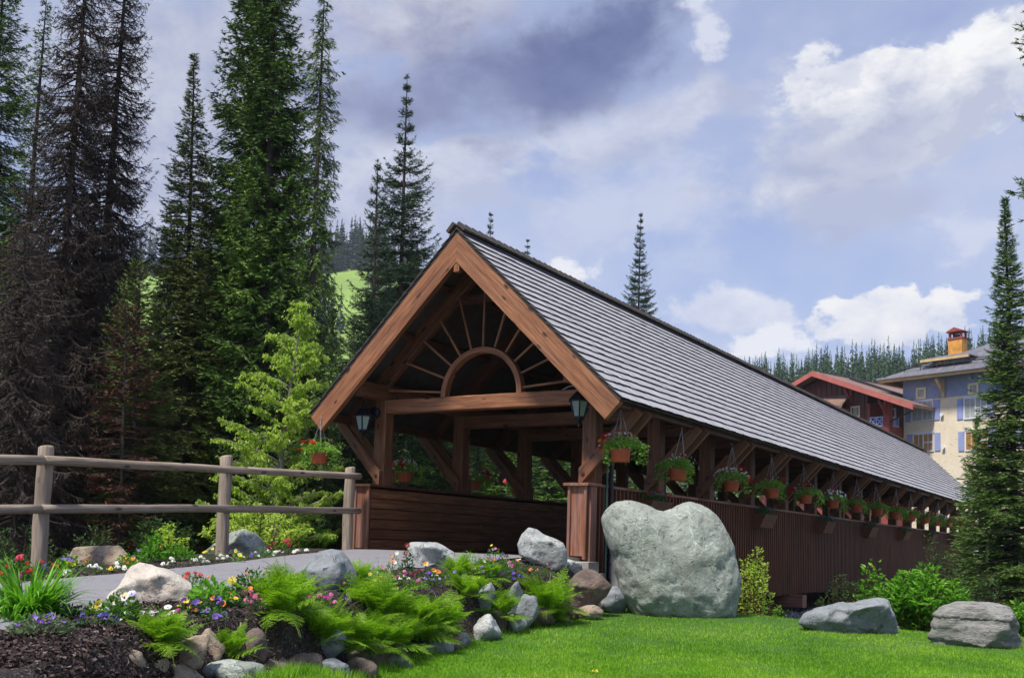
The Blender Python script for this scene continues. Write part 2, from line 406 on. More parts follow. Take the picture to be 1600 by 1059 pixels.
def G(x, y):
    x = np.asarray(x, float); y = np.asarray(y, float)
    e = np.interp(y, EY, EX); w = np.interp(y, WY, WX); zp = np.interp(y, ZY, ZZ); l = np.interp(y, EY, LX)
    d = depth_xy(x, y); lz = lawn_z(x, y)
    # front: path | bed | lawn
    wn = np.interp(y, WY, WN); t = np.clip((x-e)/np.maximum(wn-e, .2), 0, 1)
    top = np.minimum(lz+.42, zp-.12)
    bed = (zp-.03)*(1-t)+top*t
    bed = bed+.05*np.sin(t*pi)
    bed = bed-(bed-lz)*sst(.72, .95, t)
    z = np.where(x < e, zp, np.where(x < w, bed, lz))
    # left of the path: flower strip then the wood's floor drops away
    q = l-x
    z = np.where(q > 0, z-.02-1.5*sst(1.9, 6.0, q), z)
    # beyond the lawn crest the creek gully
    c = crest_d(x, y)
    gul = lz-.95*sst(0, 3.5, d-c)+0*x
    far = -1.25+.02*np.clip(d-30, 0, 60)
    gul = gul*(1-sst(c+6, c+16, d))+far*sst(c+6, c+16, d)
    z = np.where((x >= e) & (d > c), gul, z)
    # behind the bridge entrance
    drop = sst(.45, 3.2, y)
    inner = 0*(1-drop)+(-1.75)*drop
    far2 = inner*(1-sst(10, 26, d-16))+far*sst(10, 26, d-16)
    z = np.where((y > .45) & (x < 2.33) & (x > -2.2), np.minimum(far2, 0), z)
    z = np.where((y > .45) & (x <= -2.2), np.where(q > 0, np.minimum(z, 0), z)-1.3*sst(.4, 5, y)*(1-sst(1.9, 6, -x-.3)), z)
    return z
def gz(x, y): return float(G(x, y))
def hit(px, py, lift=0.0):
    """where the line of sight through a photo pixel meets the ground"""
    lo = 4.0
    prev = None
    for d in np.arange(4, 45, .1):
        p = at(px, py, d)
        if p[2] < gz(p[0], p[1])+lift: return np.array([p[0], p[1], gz(p[0], p[1])])
    return None

def grid_mesh(xs, ys, fz, keep=None, bump=0.0, bs=1.0, seed=0):
    X, Y = np.meshgrid(xs, ys); Z = fz(X, Y).astype(float)
    if bump:
        flat = [mnoise.fractal(Vector((a*bs+seed, b*bs, 0)), 1.0, 2.0, 4) for a, b in zip(X.ravel(), Y.ravel())]
        Z = Z+bump*np.array(flat).reshape(Z.shape)
    nx, ny = len(xs), len(ys)
    idx = np.arange(nx*ny).reshape(ny, nx)
    q = np.stack([idx[:-1, :-1], idx[:-1, 1:], idx[1:, 1:], idx[1:, :-1]], -1).reshape(-1, 4)
    V = np.stack([X.ravel(), Y.ravel(), Z.ravel()], 1)
    if keep is not None:
        c = V[q].mean(1); k = keep(c[:, 0], c[:, 1]); q = q[k]
        u, inv = np.unique(q, return_inverse=True); V = V[u]; q = inv.reshape(-1, 4)
    m = MB(); m.add(V, q); return m
def row_mesh(fl, fr, ys, n, fz, off=0.0, bump=0.0, bs=3.0):
    """sheet between two edge curves"""
    V = []
    for y in ys:
        a, b = fl(y), fr(y)
        for i in range(n+1):
            x = a+(b-a)*i/n; z = float(fz(x, y))+off
            if bump: z += bump*mnoise.fractal(Vector((x*bs, y*bs, 3)), 1, 2, 4)
            V.append((x, y, z))
    q = [(j*(n+1)+i, j*(n+1)+i+1, (j+1)*(n+1)+i+1, (j+1)*(n+1)+i) for j in range(len(ys)-1) for i in range(n)]
    m = MB(); m.add(V, q); return m

def soil_mat():
    m, nt, b, _ = _new('bark_mulch')
    v = _vec(nt, 'obj', (1, 1, 1))
    vo = nt.nodes.new('ShaderNodeTexVoronoi'); vo.inputs['Scale'].default_value = 55; nt.links.new(v, vo.inputs['Vector'])
    n = _noise(nt, v, 4, 6)
    cc = nt.nodes.new('ShaderNodeSeparateColor'); nt.links.new(vo.outputs['Color'], cc.inputs[0])
    c = _ramp(nt, cc.outputs[0], [(.012, .008, .008), (.035, .02, .018), (.06, .035, .03), (.19, .15, .15)], [.1, .5, .86, .97])
    c = _mix(nt, _math(nt, 'MULTIPLY', n, .6), c, (.02, .012, .011))
    nt.links.new(c, b.inputs['Base Color']); b.inputs['Roughness'].default_value = .95
    _bump(nt, b, _math(nt, 'ADD', vo.outputs['Distance'], _noise(nt, v, 30, 4)), 1.0, .03); return m
def asphalt_mat():
    m, nt, b, _ = _new('worn_asphalt')
    v = _vec(nt, 'obj', (1, 1, 1)); n = _noise(nt, v, 240, 3, .8); n2 = _noise(nt, v, 1.4, 5)
    c = _ramp(nt, n, [(.10, .10, .115), (.20, .20, .225), (.34, .34, .37)], [.3, .5, .72])
    c = _mix(nt, _math(nt, 'MULTIPLY', n2, .4), c, (.24, .23, .25))
    n3 = _noise(nt, v, 5, 6, .7); c = _mix(nt, _math(nt, 'MULTIPLY', _math(nt, 'SUBTRACT', n3, .52, True), 2.2, True), c, (.13, .125, .13))
    ck = _math(nt, 'SUBTRACT', 1, _math(nt, 'MULTIPLY', _math(nt, 'ABSOLUTE', _math(nt, 'SUBTRACT', _noise(nt, v, .8, 5, .55, 1.5), .5), 0), 160), True); c = _mix(nt, _math(nt, 'MULTIPLY', ck, .6), c, (.05, .05, .05))
    nt.links.new(c, b.inputs['Base Color']); b.inputs['Roughness'].default_value = .85
    _bump(nt, b, n, .5, .006); return m
def lawnbase_mat():
    m, nt, b, _ = _new('turf')
    v = _vec(nt, 'obj', (1, 1, 1)); n = _noise(nt, v, 60, 4); n2 = _noise(nt, v, .8, 4)
    c = _ramp(nt, n, [(.012, .04, .004), (.035, .11, .008)], [.3, .7]); c = _mix(nt, _math(nt, 'MULTIPLY', n2, .5), c, (.06, .15, .012))
    nt.links.new(c, b.inputs['Base Color']); b.inputs['Roughness'].default_value = .9; return m
def forest_floor_mat():
    m, nt, b, _ = _new('forest_floor')
    v = _vec(nt, 'obj', (1, 1, 1)); n = _noise(nt, v, 7, 8, .7); n2 = _noise(nt, v, .35, 4)
    c = _ramp(nt, n, [(.02, .018, .014), (.06, .055, .045), (.035, .06, .015), (.11, .105, .10)], [.3, .48, .6, .75])
    c = _mix(nt, _math(nt, 'MULTIPLY', n2, .3), c, (.02, .045, .01))
    nt.links.new(c, b.inputs['Base Color']); b.inputs['Roughness'].default_value = .95; _bump(nt, b, n, .9, .08); return m
M_mulch, M_asph, M_turf, M_floor = soil_mat(), asphalt_mat(), lawnbase_mat(), forest_floor_mat()

def seq(a, b, st): return list(np.arange(a, b, st))
xs = seq(-900, -100, 50)+seq(-100, -30, 6)+seq(-30, -8, 1.2)+seq(-8, 16, .3)+seq(16, 40, 1.5)+seq(40, 120, 8)+seq(120, 901, 60)
ys = seq(-80, -16, 6)+seq(-16, 8, .3)+seq(8, 60, 1.3)+seq(60, 160, 10)+seq(160, 1401, 80)
g = grid_mesh(np.array(xs), np.array(ys), lambda x, y: G(x, y)-.07-.4*((np.abs(x-np.interp(y, WY, WX)+.45) < 1.0) & (y < .2)))
o = g.build('ground', M_floor, smooth=True); tag(o, kind='structure')
# creek-bank gravel seen under the bridge
ex = lambda y: float(np.interp(y, EY, EX)); lx = lambda y: float(np.interp(y, EY, LX)); wx = lambda y: float(np.interp(y, WY, WX))
o = row_mesh(lx, ex, seq(-14, .5, .2)+[.5], 14, G, .004, .006).build('path', M_asph, smooth=True); tag(o, kind='structure')
o = row_mesh(ex, lambda y: wx(y)+.05, seq(-14, .45, .08)+[.45], 34, G, 0, .035, 2.6).build('flower_bed_soil', M_mulch, smooth=True); tag(o, kind='structure')
o = row_mesh(lambda y: lx(y)-1.7, lx, seq(-14, .3, .15)+[.3], 16, G, .0, .025, 2.6).build('border_soil', M_mulch, smooth=True); tag(o, kind='structure')
lawn = grid_mesh(np.arange(2.3, 20, .1), np.arange(-16, 8, .1), lambda x, y: np.minimum(G(x, y), lawn_z(x, y))-.012,
                 keep=lambda x, y: (x > np.interp(y, WY, WX)-.06) & (depth_xy(x, y) < crest_d(x, y)+.35) & (x > 2.3), bump=.012, bs=1.2)
o = lawn.build('lawn', M_turf, smooth=True); tag(o, kind='structure')

# ------------------------------------------------------------ the covered bridge
H, E, ZE = 5.3551, 3.0895, 2.3679
YP, P_, PW, BAY, NB = .80, 2.24, .25, 2.47, 16
ZT0, ZT1, RA = 2.43, 2.67, .82
LEN, WI, WO, ZCAP, YW = 40.3, 1.98, 2.285, 1.1, .43
SL = atan2(H-ZE, E); CS, SN = cos(SL), sin(SL)
np.random.seed(3); random.seed(3)
bridge = empty('covered_bridge', (0, 0, 0))
tag(bridge, 'long covered timber footbridge with sunburst gable and grey shake roof', 'covered bridge')
def roofpt(side, t, off, y):
    """t metres down the slope from the ridge, off metres out of the roof plane"""
    return np.array([side*(t*CS+off*SN), y, H-t*SN+off*CS])
RL = sqrt(E*E+(H-ZE)**2)
# roof: boarding plus overlapping shakes (one mesh: the shakes are its surface)
r = MB()
for sd_ in (-1, 1):
    a = [roofpt(sd_, 0.0, -.075, 0), roofpt(sd_, RL-.02, -.075, 0), roofpt(sd_, RL-.02, -.075, LEN), roofpt(sd_, 0, -.075, LEN),
         roofpt(sd_, 0.0, -.045, 0), roofpt(sd_, RL-.02, -.045, 0), roofpt(sd_, RL-.02, -.045, LEN), roofpt(sd_, 0, -.045, LEN)]
    r.hexa(a, 1)
NR = 20; EXPO = RL/NR
for sd_ in (1, -1):
    A = []; Gc = []
    for j in range(NR):
        y = -.02
        while y < LEN:
            wd = random.uniform(.10, .26) if sd_ == 1 else .4
            y1 = min(y+wd, LEN+.02); gap = .0025
            t0, t1 = j*EXPO-.10, (j+1)*EXPO+random.uniform(-.012, .012)
            if j == 0: t0 = 0
            th = random.uniform(.016, .023)
            lo0, lo1 = -.045, -.018
            off = random.random()*90
            c = []
            for (t, ylo, o_) in ((t0, y, lo0), (t1, y, lo1), (t1, y1-gap, lo1), (t0, y1-gap, lo0)): c.append(roofpt(sd_, t, o_, ylo))
            for (t, ylo, o_) in ((t0, y, lo0+.01), (t1, y, lo1+th), (t1, y1-gap, lo1+th), (t0, y1-gap, lo0+.01)): c.append(roofpt(sd_, t, o_, ylo))
            A.append(c)
            Gc.append([(t*1.0+off, yy+off, oo) for (t, yy, oo) in ((t0, y, 0), (t1, y, 0), (t1, y1, 0), (t0, y1, 0))]*2)
            y = y1
    A = np.array(A); n = len(A); Gc = np.array(Gc)
    base = (np.arange(n)*8)[:, None]
    fs = []; mi = []
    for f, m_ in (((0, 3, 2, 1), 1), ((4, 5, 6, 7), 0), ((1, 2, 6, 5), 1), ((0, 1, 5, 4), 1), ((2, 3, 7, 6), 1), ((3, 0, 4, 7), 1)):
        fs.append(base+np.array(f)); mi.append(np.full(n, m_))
    r.add(A.reshape(-1, 3), np.concatenate(fs), np.concatenate(mi), Gc.reshape(-1, 3))
roof = r.build('roof', [W_shake, W_butt], bridge)
rc = MB()
y = -.05
while y < LEN:
    L_ = .42
    for sd_ in (-1, 1):
        t = random.uniform(.0, .012)
        p = [roofpt(sd_, 0, .03, y), roofpt(sd_, .19, .03, y), roofpt(sd_, .19, .03, y+L_), roofpt(sd_, 0, .03, y+L_)]
        q = [roofpt(sd_, 0, .085+t, y), roofpt(sd_, .19, .075+t, y), roofpt(sd_, .19, .05, y+L_), roofpt(sd_, 0, .055, y+L_)]
        rc.hexa(p+q, 0)
    y += .2
rc.build('ridge_cap', [W_butt], roof)
# bargeboards
for yb, nm in ((-.0, 1), (LEN+.0, 2)):
    for sd_ in (-1, 1):
        b = MB(); y0, y1 = (yb, yb+.11) if nm == 1 else (yb-.11, yb)
        dp = .345
        pr = [(-.0, -.085), (RL-.005, -.085), (RL-.005, -.085-dp), (0+dp*tan(SL)*0, -.085-dp)]
        def pp(t, o_, y): return roofpt(sd_, t, o_, y)
        # plumb cut at the apex: both ends meet on x = 0
        def xz(t, o_): return t*CS+o_*SN
        t_top = .085*SN/CS; t_bot = (.085+dp)*SN/CS
        pts = [(t_top+.001, -.085), (RL-.0, -.085), (RL-.0, -.085-dp), (t_bot+.001, -.085-dp)]
        v = [pp(t, o_, y0) for t, o_ in pts]+[pp(t, o_, y1) for t, o_ in pts]
        off = random.random()*40
        gg = [(t+off, o_+off, 0) for t, o_ in pts]+[(t+off, o_+off, .1) for t, o_ in pts]
        b.add(v, [(0, 1, 2, 3), (7, 6, 5, 4), (0, 4, 5, 1), (1, 5, 6, 2), (2, 6, 7, 3), (3, 7, 4, 0)], 0, gg)
        b.build('bargeboard', W_trim, bridge)
rb = MB(); rb.beam((0, -.0+.12, H-.56), (0, LEN-.12, H-.56), .12, .24, chamf=.01); rb.build('ridge_beam', W_dark, bridge)
# rafters
for k in range(NB+1):
    y = YP+PW/2+k*BAY
    for sd_ in (-1, 1):
        b = MB(); b.beam(roofpt(sd_, .22, -.205, y), roofpt(sd_, RL-.12, -.205, y), .16, .25, up=(sd_*SN, 0, CS), chamf=.008)
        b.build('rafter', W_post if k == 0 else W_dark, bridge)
pur = None
for sd_ in (-1, 1):
    for t in (1.05, 2.15, 3.3):
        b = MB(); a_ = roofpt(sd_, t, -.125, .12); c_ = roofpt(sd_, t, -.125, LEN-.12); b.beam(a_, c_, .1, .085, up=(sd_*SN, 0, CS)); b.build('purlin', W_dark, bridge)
for k in range(NB+1):   # collar ties
    y = YP+PW/2+k*BAY; zc = 4.35; hw = (H-zc)/tan(SL)-.30
    b = MB(); b.beam((-hw, y, zc), (hw, y, zc), .1, .14); b.build('collar_tie', W_dark, bridge)
# posts, plates, tie beams, braces
def bolt(parent, c, nrm, r_=.035, mat=None):
    m = MB(); n = 12; c = np.array(c, float); nrm = np.array(nrm, float)
    m.tube([c, c+nrm*.012], [r_, r_], n); m.tube([c+nrm*.012, c+nrm*.03], [r_*.45, r_*.4], 6)
    return m.build('bolt', mat or M_bolt, parent)
post_me = {}
for sd_ in (-1, 1):
    x = sd_*(P_-PW/2)
    for var in range(3):
        b = MB(); b.beam((x, YP+PW/2, ZCAP+.045), (x, YP+PW/2, ZT1+.0), PW, PW, up=(0, 1, 0), chamf=.012)
        post_me[sd_, var] = b.mesh('post', W_post)
def brace_mb(sd_, yoff):
    b = MB(); x0 = sd_*(P_-PW+.01); x1 = sd_*(2.98)
    z0 = ZCAP+.12; z1 = 2.28
    a_ = np.array([x0+sd_*0.0, YP+yoff, z0]); c_ = np.array([x1, YP+yoff, z1])
    # plumb cut foot: prism with vertical inner face
    hw = .085; d = (c_-a_)/np.linalg.norm(c_-a_); nrm = np.array([-d[2]*sd_, 0, d[0]*sd_])
    p = [a_+np.array([0, 0, -.12]), a_+np.array([sd_*0.0, 0, .17]), c_+nrm*hw, c_-nrm*hw]
    o2 = np.random.rand(3)*30
    v = []; gg = []
    for yy in (-.05, .05):
        for q in p: v.append(q+np.array([0, yy, 0])); gg.append((np.dot(q-a_, d)+o2[0], np.dot(q-a_, nrm)+o2[1], yy+o2[2]))
    fs = [(0, 1, 2, 3), (7, 6, 5, 4), (0, 4, 5, 1), (1, 5, 6, 2), (2, 6, 7, 3), (3, 7, 4, 0)]
    b.add(v, fs, 0, gg); return b
brace_me = {(s_, k_): brace_mb(s_, -.054 if k_ == 0 else PW+.054).mesh('brace', W_post) for s_ in (-1, 1) for k_ in (0, 1)}
for sd_ in (-1, 1):
    for k in range(NB):
        o = link('post', post_me[sd_, k % 3], bridge, (0, k*BAY, 0))
        for q in (0, 1):
            br = link('brace', brace_me[sd_, q], bridge, (0, k*BAY, 0))
            if q == 0 and k < 6: bolt(br, (sd_*(P_-PW+.085), YP-.104, ZCAP+.21), (0, -1, 0))
    b = MB(); x = sd_*(P_-PW/2-.0)
    b.beam((x, .13, ZT1+.13), (x, LEN-.13, ZT1+.13), .24, .26, chamf=.012); b.build('wall_plate', W_post, bridge)
    b = MB(); b.beam((sd_*2.86, .13, 2.33), (sd_*2.86, LEN-.13, 2.33), .12, .14, chamf=.008); b.build('eave_beam', W_dark, bridge)
def tie(k, mat_):
    b = MB(); y = YP+.12+k*BAY
    b.beam((-P_+PW+.002, y, (ZT0+ZT1)/2), (P_-PW-.002, y, (ZT0+ZT1)/2), .2, ZT1-ZT0, chamf=.012); return b.build('tie_beam', mat_, bridge)
for k in range(NB): tie(k, W_trim if k == 0 else W_post)
# sunburst in the gable
b = MB(); n = 40; yf = YP+.03
v = []; gg = []
for i in range(n+1):
    a = pi*i/n
    for (rr, yy) in ((RA-.095, yf), (RA, yf), (RA, yf+.14), (RA-.095, yf+.14)):
        v.append((rr*cos(a), yy, ZT1+.002+rr*sin(a))); gg.append((a*RA, rr*1.0, yy))
fs = [(i*4+k, i*4+(k+1) % 4, (i+1)*4+(k+1) % 4, (i+1)*4+k) for i in range(n) for k in range(4)]+[(3, 2, 1, 0), tuple(n*4+k for k in range(4))]
b.add(v, fs, 0, gg); b.build('arch', W_trim, bridge)
for i in range(11):
    a = radians(5+17*i); dx, dz = cos(a), sin(a)
    # run to the underside of the gable rafters
    o_ = .33
    s_ = ((H-o_/CS)-ZT1)/(dz+abs(dx)*tan(SL))
    b = MB(); b.beam((RA*dx, yf+.06, ZT1+.02+RA*dz), ((s_)*dx, yf+.06, ZT1+.02+s_*dz-.02), .035, .035, up=(0, 1, 0)); b.build('spoke', W_trim, bridge)
b = MB(); b.box((0, .07, H-.66), (.11, .12, .2), axis=2, ch=.006); b.build('pendant_block', W_trim, bridge)
# low side walls: inner boards, cap, outer board-and-batten skirt
ZB = -.83
for sd_ in (-1, 1):
    ib = MB(); zt = ZCAP-.03; nbd = 6; hb = zt/nbd
    for i in range(nbd):
        y = YW+.05
        while y < LEN-.4:
            y2 = min(y+random.choice([3.6, 4.2, 4.9]), LEN-.4)
            ib.beam((sd_*(WI+.012), y+.002, hb*(i+.5)), (sd_*(WI+.012), y2-.002, hb*(i+.5)), .03+random.uniform(0, .006), hb-.014, chamf=.005)
            y = y2
    ib.build('inner_boarding', W_board, bridge)
    cp = MB(); y = YW-.07
    while y < LEN-.3:
        y2 = min(y+4.5, LEN-.3); cp.beam((sd_*(WI+WO)/2, y, ZCAP+.02), (sd_*(WI+WO)/2, y2-.004, ZCAP+.02), WO-WI+.13, .045, chamf=.006); y = y2
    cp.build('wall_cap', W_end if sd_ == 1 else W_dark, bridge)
    sk = MB(); sk.beam((sd_*(WO-.02), YW+.04, (ZCAP+ZB)/2), (sd_*(WO-.02), LEN-.4, (ZCAP+ZB)/2), .03, ZCAP-ZB-.004, up=(0, 0, 1))
    y = YW+.10
    while y < LEN-.4:
        zb = ZB+random.uniform(-.02, .02)
        sk.beam((sd_*(WO+.016), y, zb), (sd_*(WO+.016), y, ZCAP-.006), .042, .055, up=(sd_*1.0, 0, 0)); y += .145
    sk.build('siding', W_side, bridge)
    ep = MB(); xm = sd_*(WI+WO)/2
    ep.beam((xm, YW+.016, .02), (xm, YW+.016, ZCAP-.004), WO-WI-.06, .03, up=(0, 1, 0))
    ep.build('end_panel', W_end, bridge)
    for xx in (WI+.022, WO-.005):
        e2 = MB(); e2.beam((sd_*xx, YW-.005, -.03), (sd_*xx, YW-.005, ZCAP-.004), .05, .05, up=(0, 1, 0), chamf=.004); e2.build('corner_trim', W_end, bridge)
cr = MB(); cr.beam((WO+.03, YW+.16, ZB+.05), (WO+.03, YW+.16, ZCAP-.01), .2, .05, up=(1, 0, 0)); cr.build('corner_board', W_end, bridge)
# deck
dk = MB()
y = .5
while y < LEN:
    dk.beam((-WI, y+.075, -.06), (WI, y+.075, -.06), .143, .06); y += .15
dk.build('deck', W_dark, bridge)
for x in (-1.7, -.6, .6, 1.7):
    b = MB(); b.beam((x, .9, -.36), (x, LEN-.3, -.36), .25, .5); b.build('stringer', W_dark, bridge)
# cross beams, legs and diagonal braces under the deck
for y in (11.0, 21.0, 31.0):
    b = MB(); b.beam((-2.55, y, -.98), (2.62, y, -.98), .34, .3, chamf=.01); b.build('cross_beam', W_end, bridge)
    for x in (-1.75, 1.75):
        b = MB(); b.tube([(x, y, -1.13), (x, y, -3.6)], .17, 14); b.build('pier_leg', W_dark, bridge)
    b = MB(); b.beam((1.9, y-.2, -1.0), (1.9, y-4.2, -2.25), .2, .22); b.build('diagonal_brace', W_dark, bridge)
# abutment slab and steps of concrete
ab = MB(); ab.box((0, .26, -.34), (4.35, .5, .67), axis=0, ch=.012)
ab.box((2.32, .32, -.14), (.36, .34, .16), axis=0, ch=.01); ab.box((2.38, .3, -.33), (.44, .42, .2), axis=0, ch=.01)
ab.build('concrete_abutment', M_conc, bridge)
pr = MB(); pr.box((2.45, 1.25, -.62), (.2, .32, 1.5), axis=2, ch=.01); pr.build('concrete_pier', M_grayp, bridge)
# pipes on the near corner
pm = MB(); pm.tube([(2.38, .95, 1.7), (2.38, .95, .3), (2.39, .94, -.55), (2.42, .85, -.62)], .016, 8); pm.build('hose', M_pipe, bridge)
pm = MB(); pm.tube([(2.37, 1.12, 2.1), (2.37, 1.12, -.75)], .035, 10)
for z in (1.55, 1.1, .75, .05, -.1, -.35): pm.tube([(2.37, 1.12, z-.012), (2.37, 1.12, z+.012)], .05, 10)
pm.build('conduit', M_black, bridge)
cw = MB(); cw.tube([(1.62, YP+.01, ZT1+.005), (1.75, YP-.03, ZT1+.04), (1.95, YP-.08, ZT1+.05), (2.12, YP-.12, ZT1-.02)], .009, 6); cw.build('cable', M_grayp, bridge)

# ------------------------------------------------------------ lanterns
def make_lantern():
    t = empty('wall_lantern', sc=1.38); W = .115
    m = MB(); m.lathe([(.075, -.03), (.08, -.015), (.08, .015), (.05, .03)], 16); me = m.mesh('wall_plate', M_black, xf=(np.array([[1, 0, 0], [0, 0, -1], [0, 1, 0]]), (0, 0, 0)))
    link('wall_plate', me, t, (0, .1, .12))
    m = MB(); m.tube([(0, .1, .12), (0, .0, .16), (0, -.1, .15), (0, -.12, .10)], .012, 8)
    m.tube([(0, .09, .0), (0, -.02, -.14), (0, -.1, -.17), (0, -.12, -.14)], .009, 8); m.build('arm', M_black, t)
    c = (0, -.12, 0)
    m = MB(); n = 6
    m.lathe([(.135, .05), (.14, .062), (.085, .115), (.05, .155), (.03, .165), (.018, .185), (.026, .2), (.012, .215), (.02, .235), (.004, .27)], 6, c); m.build('cap', M_black, t)
    m = MB(); m.lathe([(.108, .052), (.062, -.125)], 6, c); m.build('pane', M_pane, t)
    m = MB()
    for k in range(6):
        a = pi*k/3; m.beam((c[0]+.112*cos(a), c[1]+.112*sin(a), .052), (c[0]+.066*cos(a), c[1]+.066*sin(a), -.125), .012, .012, up=(0, 1, .1))
    m.lathe([(.115, .045), (.115, .055)], 6, c); m.lathe([(.07, -.135), (.07, -.12)], 6, c); m.build('frame', M_black, t)
    m = MB(); m.lathe([(.004, -.25), (.014, -.225), (.008, -.21), (.024, -.195), (.014, -.175), (.045, -.15), (.06, -.135)], 12, c); m.build('finial', M_black, t)
    return t
lan = make_lantern(); lan.location = (-P_+.04, YP-.19, 2.27)
tag(lan, 'black glass lantern on the post at the far left side of the bridge entrance', 'wall lantern', 'lanterns on the entrance posts')
l2 = copy_tree(lan); l2.location = (P_-.12, YP-.19, 2.34)
tag(l2, 'black glass lantern on the right entrance post, next to the nearest hanging basket', 'wall lantern', 'lanterns on the entrance posts')

# ------------------------------------------------------------ log fence
fence = empty('log_fence', (-1.5, -6, -.3)); tag(fence, 'weathered round log rail fence beside the path left of the bridge', 'fence')
FO = np.array([-1.5, -6, -.3])
def line_at(px, d, py=800):
    q = at(px, py, d); return q[0], q[1]
fp = []
for px, d, ptop in ((66, 12.4, 697), (350, 15.2, 712), (545, 17.9, 730)):
    x, y = line_at(px, d, 790); zt = at(px, ptop, d)[2]; fp.append((x, y, zt))
d0 = (np.array(fp[1])-np.array(fp[0]))
fp = [tuple(np.array(fp[0])-d0*1.02+np.array((0, 0, .0)))]+fp
np.random.seed(8)
for (x, y, zt) in fp:
    m = MB(); g_ = gz(x, y)-.3; n = 9
    m.tube([np.array((x+.006*sin(i), y, g_+(zt-g_-.012)*i/n))-FO for i in range(n+1)]+[np.array((x, y, zt))-FO], [.092+.003*sin(2*i) for i in range(n+1)]+[.08], 16, wob=.06)
    m.build('fence_post', W_log, fence, smooth=True)
fw = np.array([_f[0], _f[1], 0.]); fw /= np.linalg.norm(fw)
def railpts(rows):
    return [at(px, py, d)-FO for px, py, d in rows]
def rail(rows, rad):
    m = MB(); p = railpts(rows); pts = []
    for a, b in zip(p[:-1], p[1:]):
        for k in range(8): pts.append(a+(b-a)*k/8+np.array((0, 0, 0.003*sin(k*1.3+a[0]*5))))
    pts.append(p[-1]); m.tube(pts, rad, 14, wob=.05); m.build('rail', W_log, fence, smooth=True)
rail([(-260, 711, 9.7), (66, 719, 12.27)], .058); rail([(70, 719, 12.30), (350, 733, 15.05), (562, 744, 17.9)], .056)
rail([(-260, 797, 9.75), (62, 795, 12.27)], .056); rail([(66, 795, 12.3), (350, 794, 15.05), (561, 798, 17.9)], .056)

# ------------------------------------------------------------ boulders
S_heart = stone('greenish_granite', [(.15, .165, .145), (.26, .29, .26), (.37, .41, .37)], vein=(.58, .64, .58), bump=.7)
S_white = stone('pale_granite', [(.27, .24, .2), (.52, .48, .42), (.68, .65, .6)], bump=.6, moss=(.42, .3, .2))
S_grey = stone('blue_grey_stone', [(.11, .12, .13), (.22, .24, .26), (.36, .39, .42)], bump=.7)
S_lite = stone('light_grey_stone', [(.2, .21, .21), (.36, .38, .38), (.52, .55, .56)], vein=(.6, .62, .6), bump=.7)
S_brown = stone('brown_stone', [(.06, .045, .04), (.15, .115, .10), (.27, .21, .18)], moss=(.2, .1, .06), bump=.7)
S_tan = stone('rusty_tan_stone', [(.13, .1, .08), (.32, .26, .2), (.5, .44, .37)], moss=(.36, .16, .06), bump=.8)
S_strat = stone('layered_grey_stone', [(.12, .12, .115), (.27, .27, .26), (.42, .42, .40)], strat=(1.2, 1.2, 5.5), moss=(.20, .16, .13), bump=.9)
def rock_mb(seed, size, nf=14, rough=.10, sub=4, soft=26, cut=.66):
    rs = np.random.RandomState(seed)
    bm = bmesh.new(); bmesh.ops.create_icosphere(bm, subdivisions=sub, radius=1)
    V = np.array([v.co[:] for v in bm.verts]); Fc = np.array([[v.index for v in f.verts] for f in bm.faces]); bm.free()
    N = rs.normal(size=(nf, 3)); N /= np.linalg.norm(N, axis=1)[:, None]; h = rs.uniform(cut, 1.0, nf)
    dt = np.maximum(V@N.T, 1e-3); inv = dt/h
    r = (np.sum(inv**soft, 1)+1.0)**(-1/soft)
    off = rs.rand(3)*40
    nz = np.array([mnoise.fractal(Vector(v*1.9+off), .9, 2.1, 5)+.35*mnoise.noise(Vector(v*9+off)) for v in V])
    V = V*(r*(1+rough*nz))[:, None]*(np.array(size)/2)
    m = MB(); m.add(V, Fc); return m
OFFS = []
def boulder(name, label, px, pyb, d, wpx, hpx, mat_, seed, depth=.85, sink=.14, nf=14, rough=.1, cut=.66, rz=0, sub=4, cat='boulder', group=None):
    """px: centre column, pyb: pixel row of its foot, size in photo pixels at depth d"""
    p = at(px, pyb, d); k = d/F; w = wpx*k; h = hpx*k
    m = rock_mb(seed, (w*1.04, w*depth, h*(1+sink)*1.08), nf, rough, sub, cut=cut)
    V = np.concatenate(m.V); zlo = V[:, 2].min(); zhi = V[:, 2].max()
    o = m.build(name, mat_, smooth=True)
    o.location = (p[0], p[1], p[2]+h-zhi)
    o.rotation_euler = (0, 0, YAW+rz)
    tag(o, label, cat, group); OFFS.append((label[:30], round(float(p[0]), 2), round(float(p[1]), 2), round(float(p[0]-wx(p[1])), 2), round(float(p[2]-gz(p[0], p[1])), 2))); return o
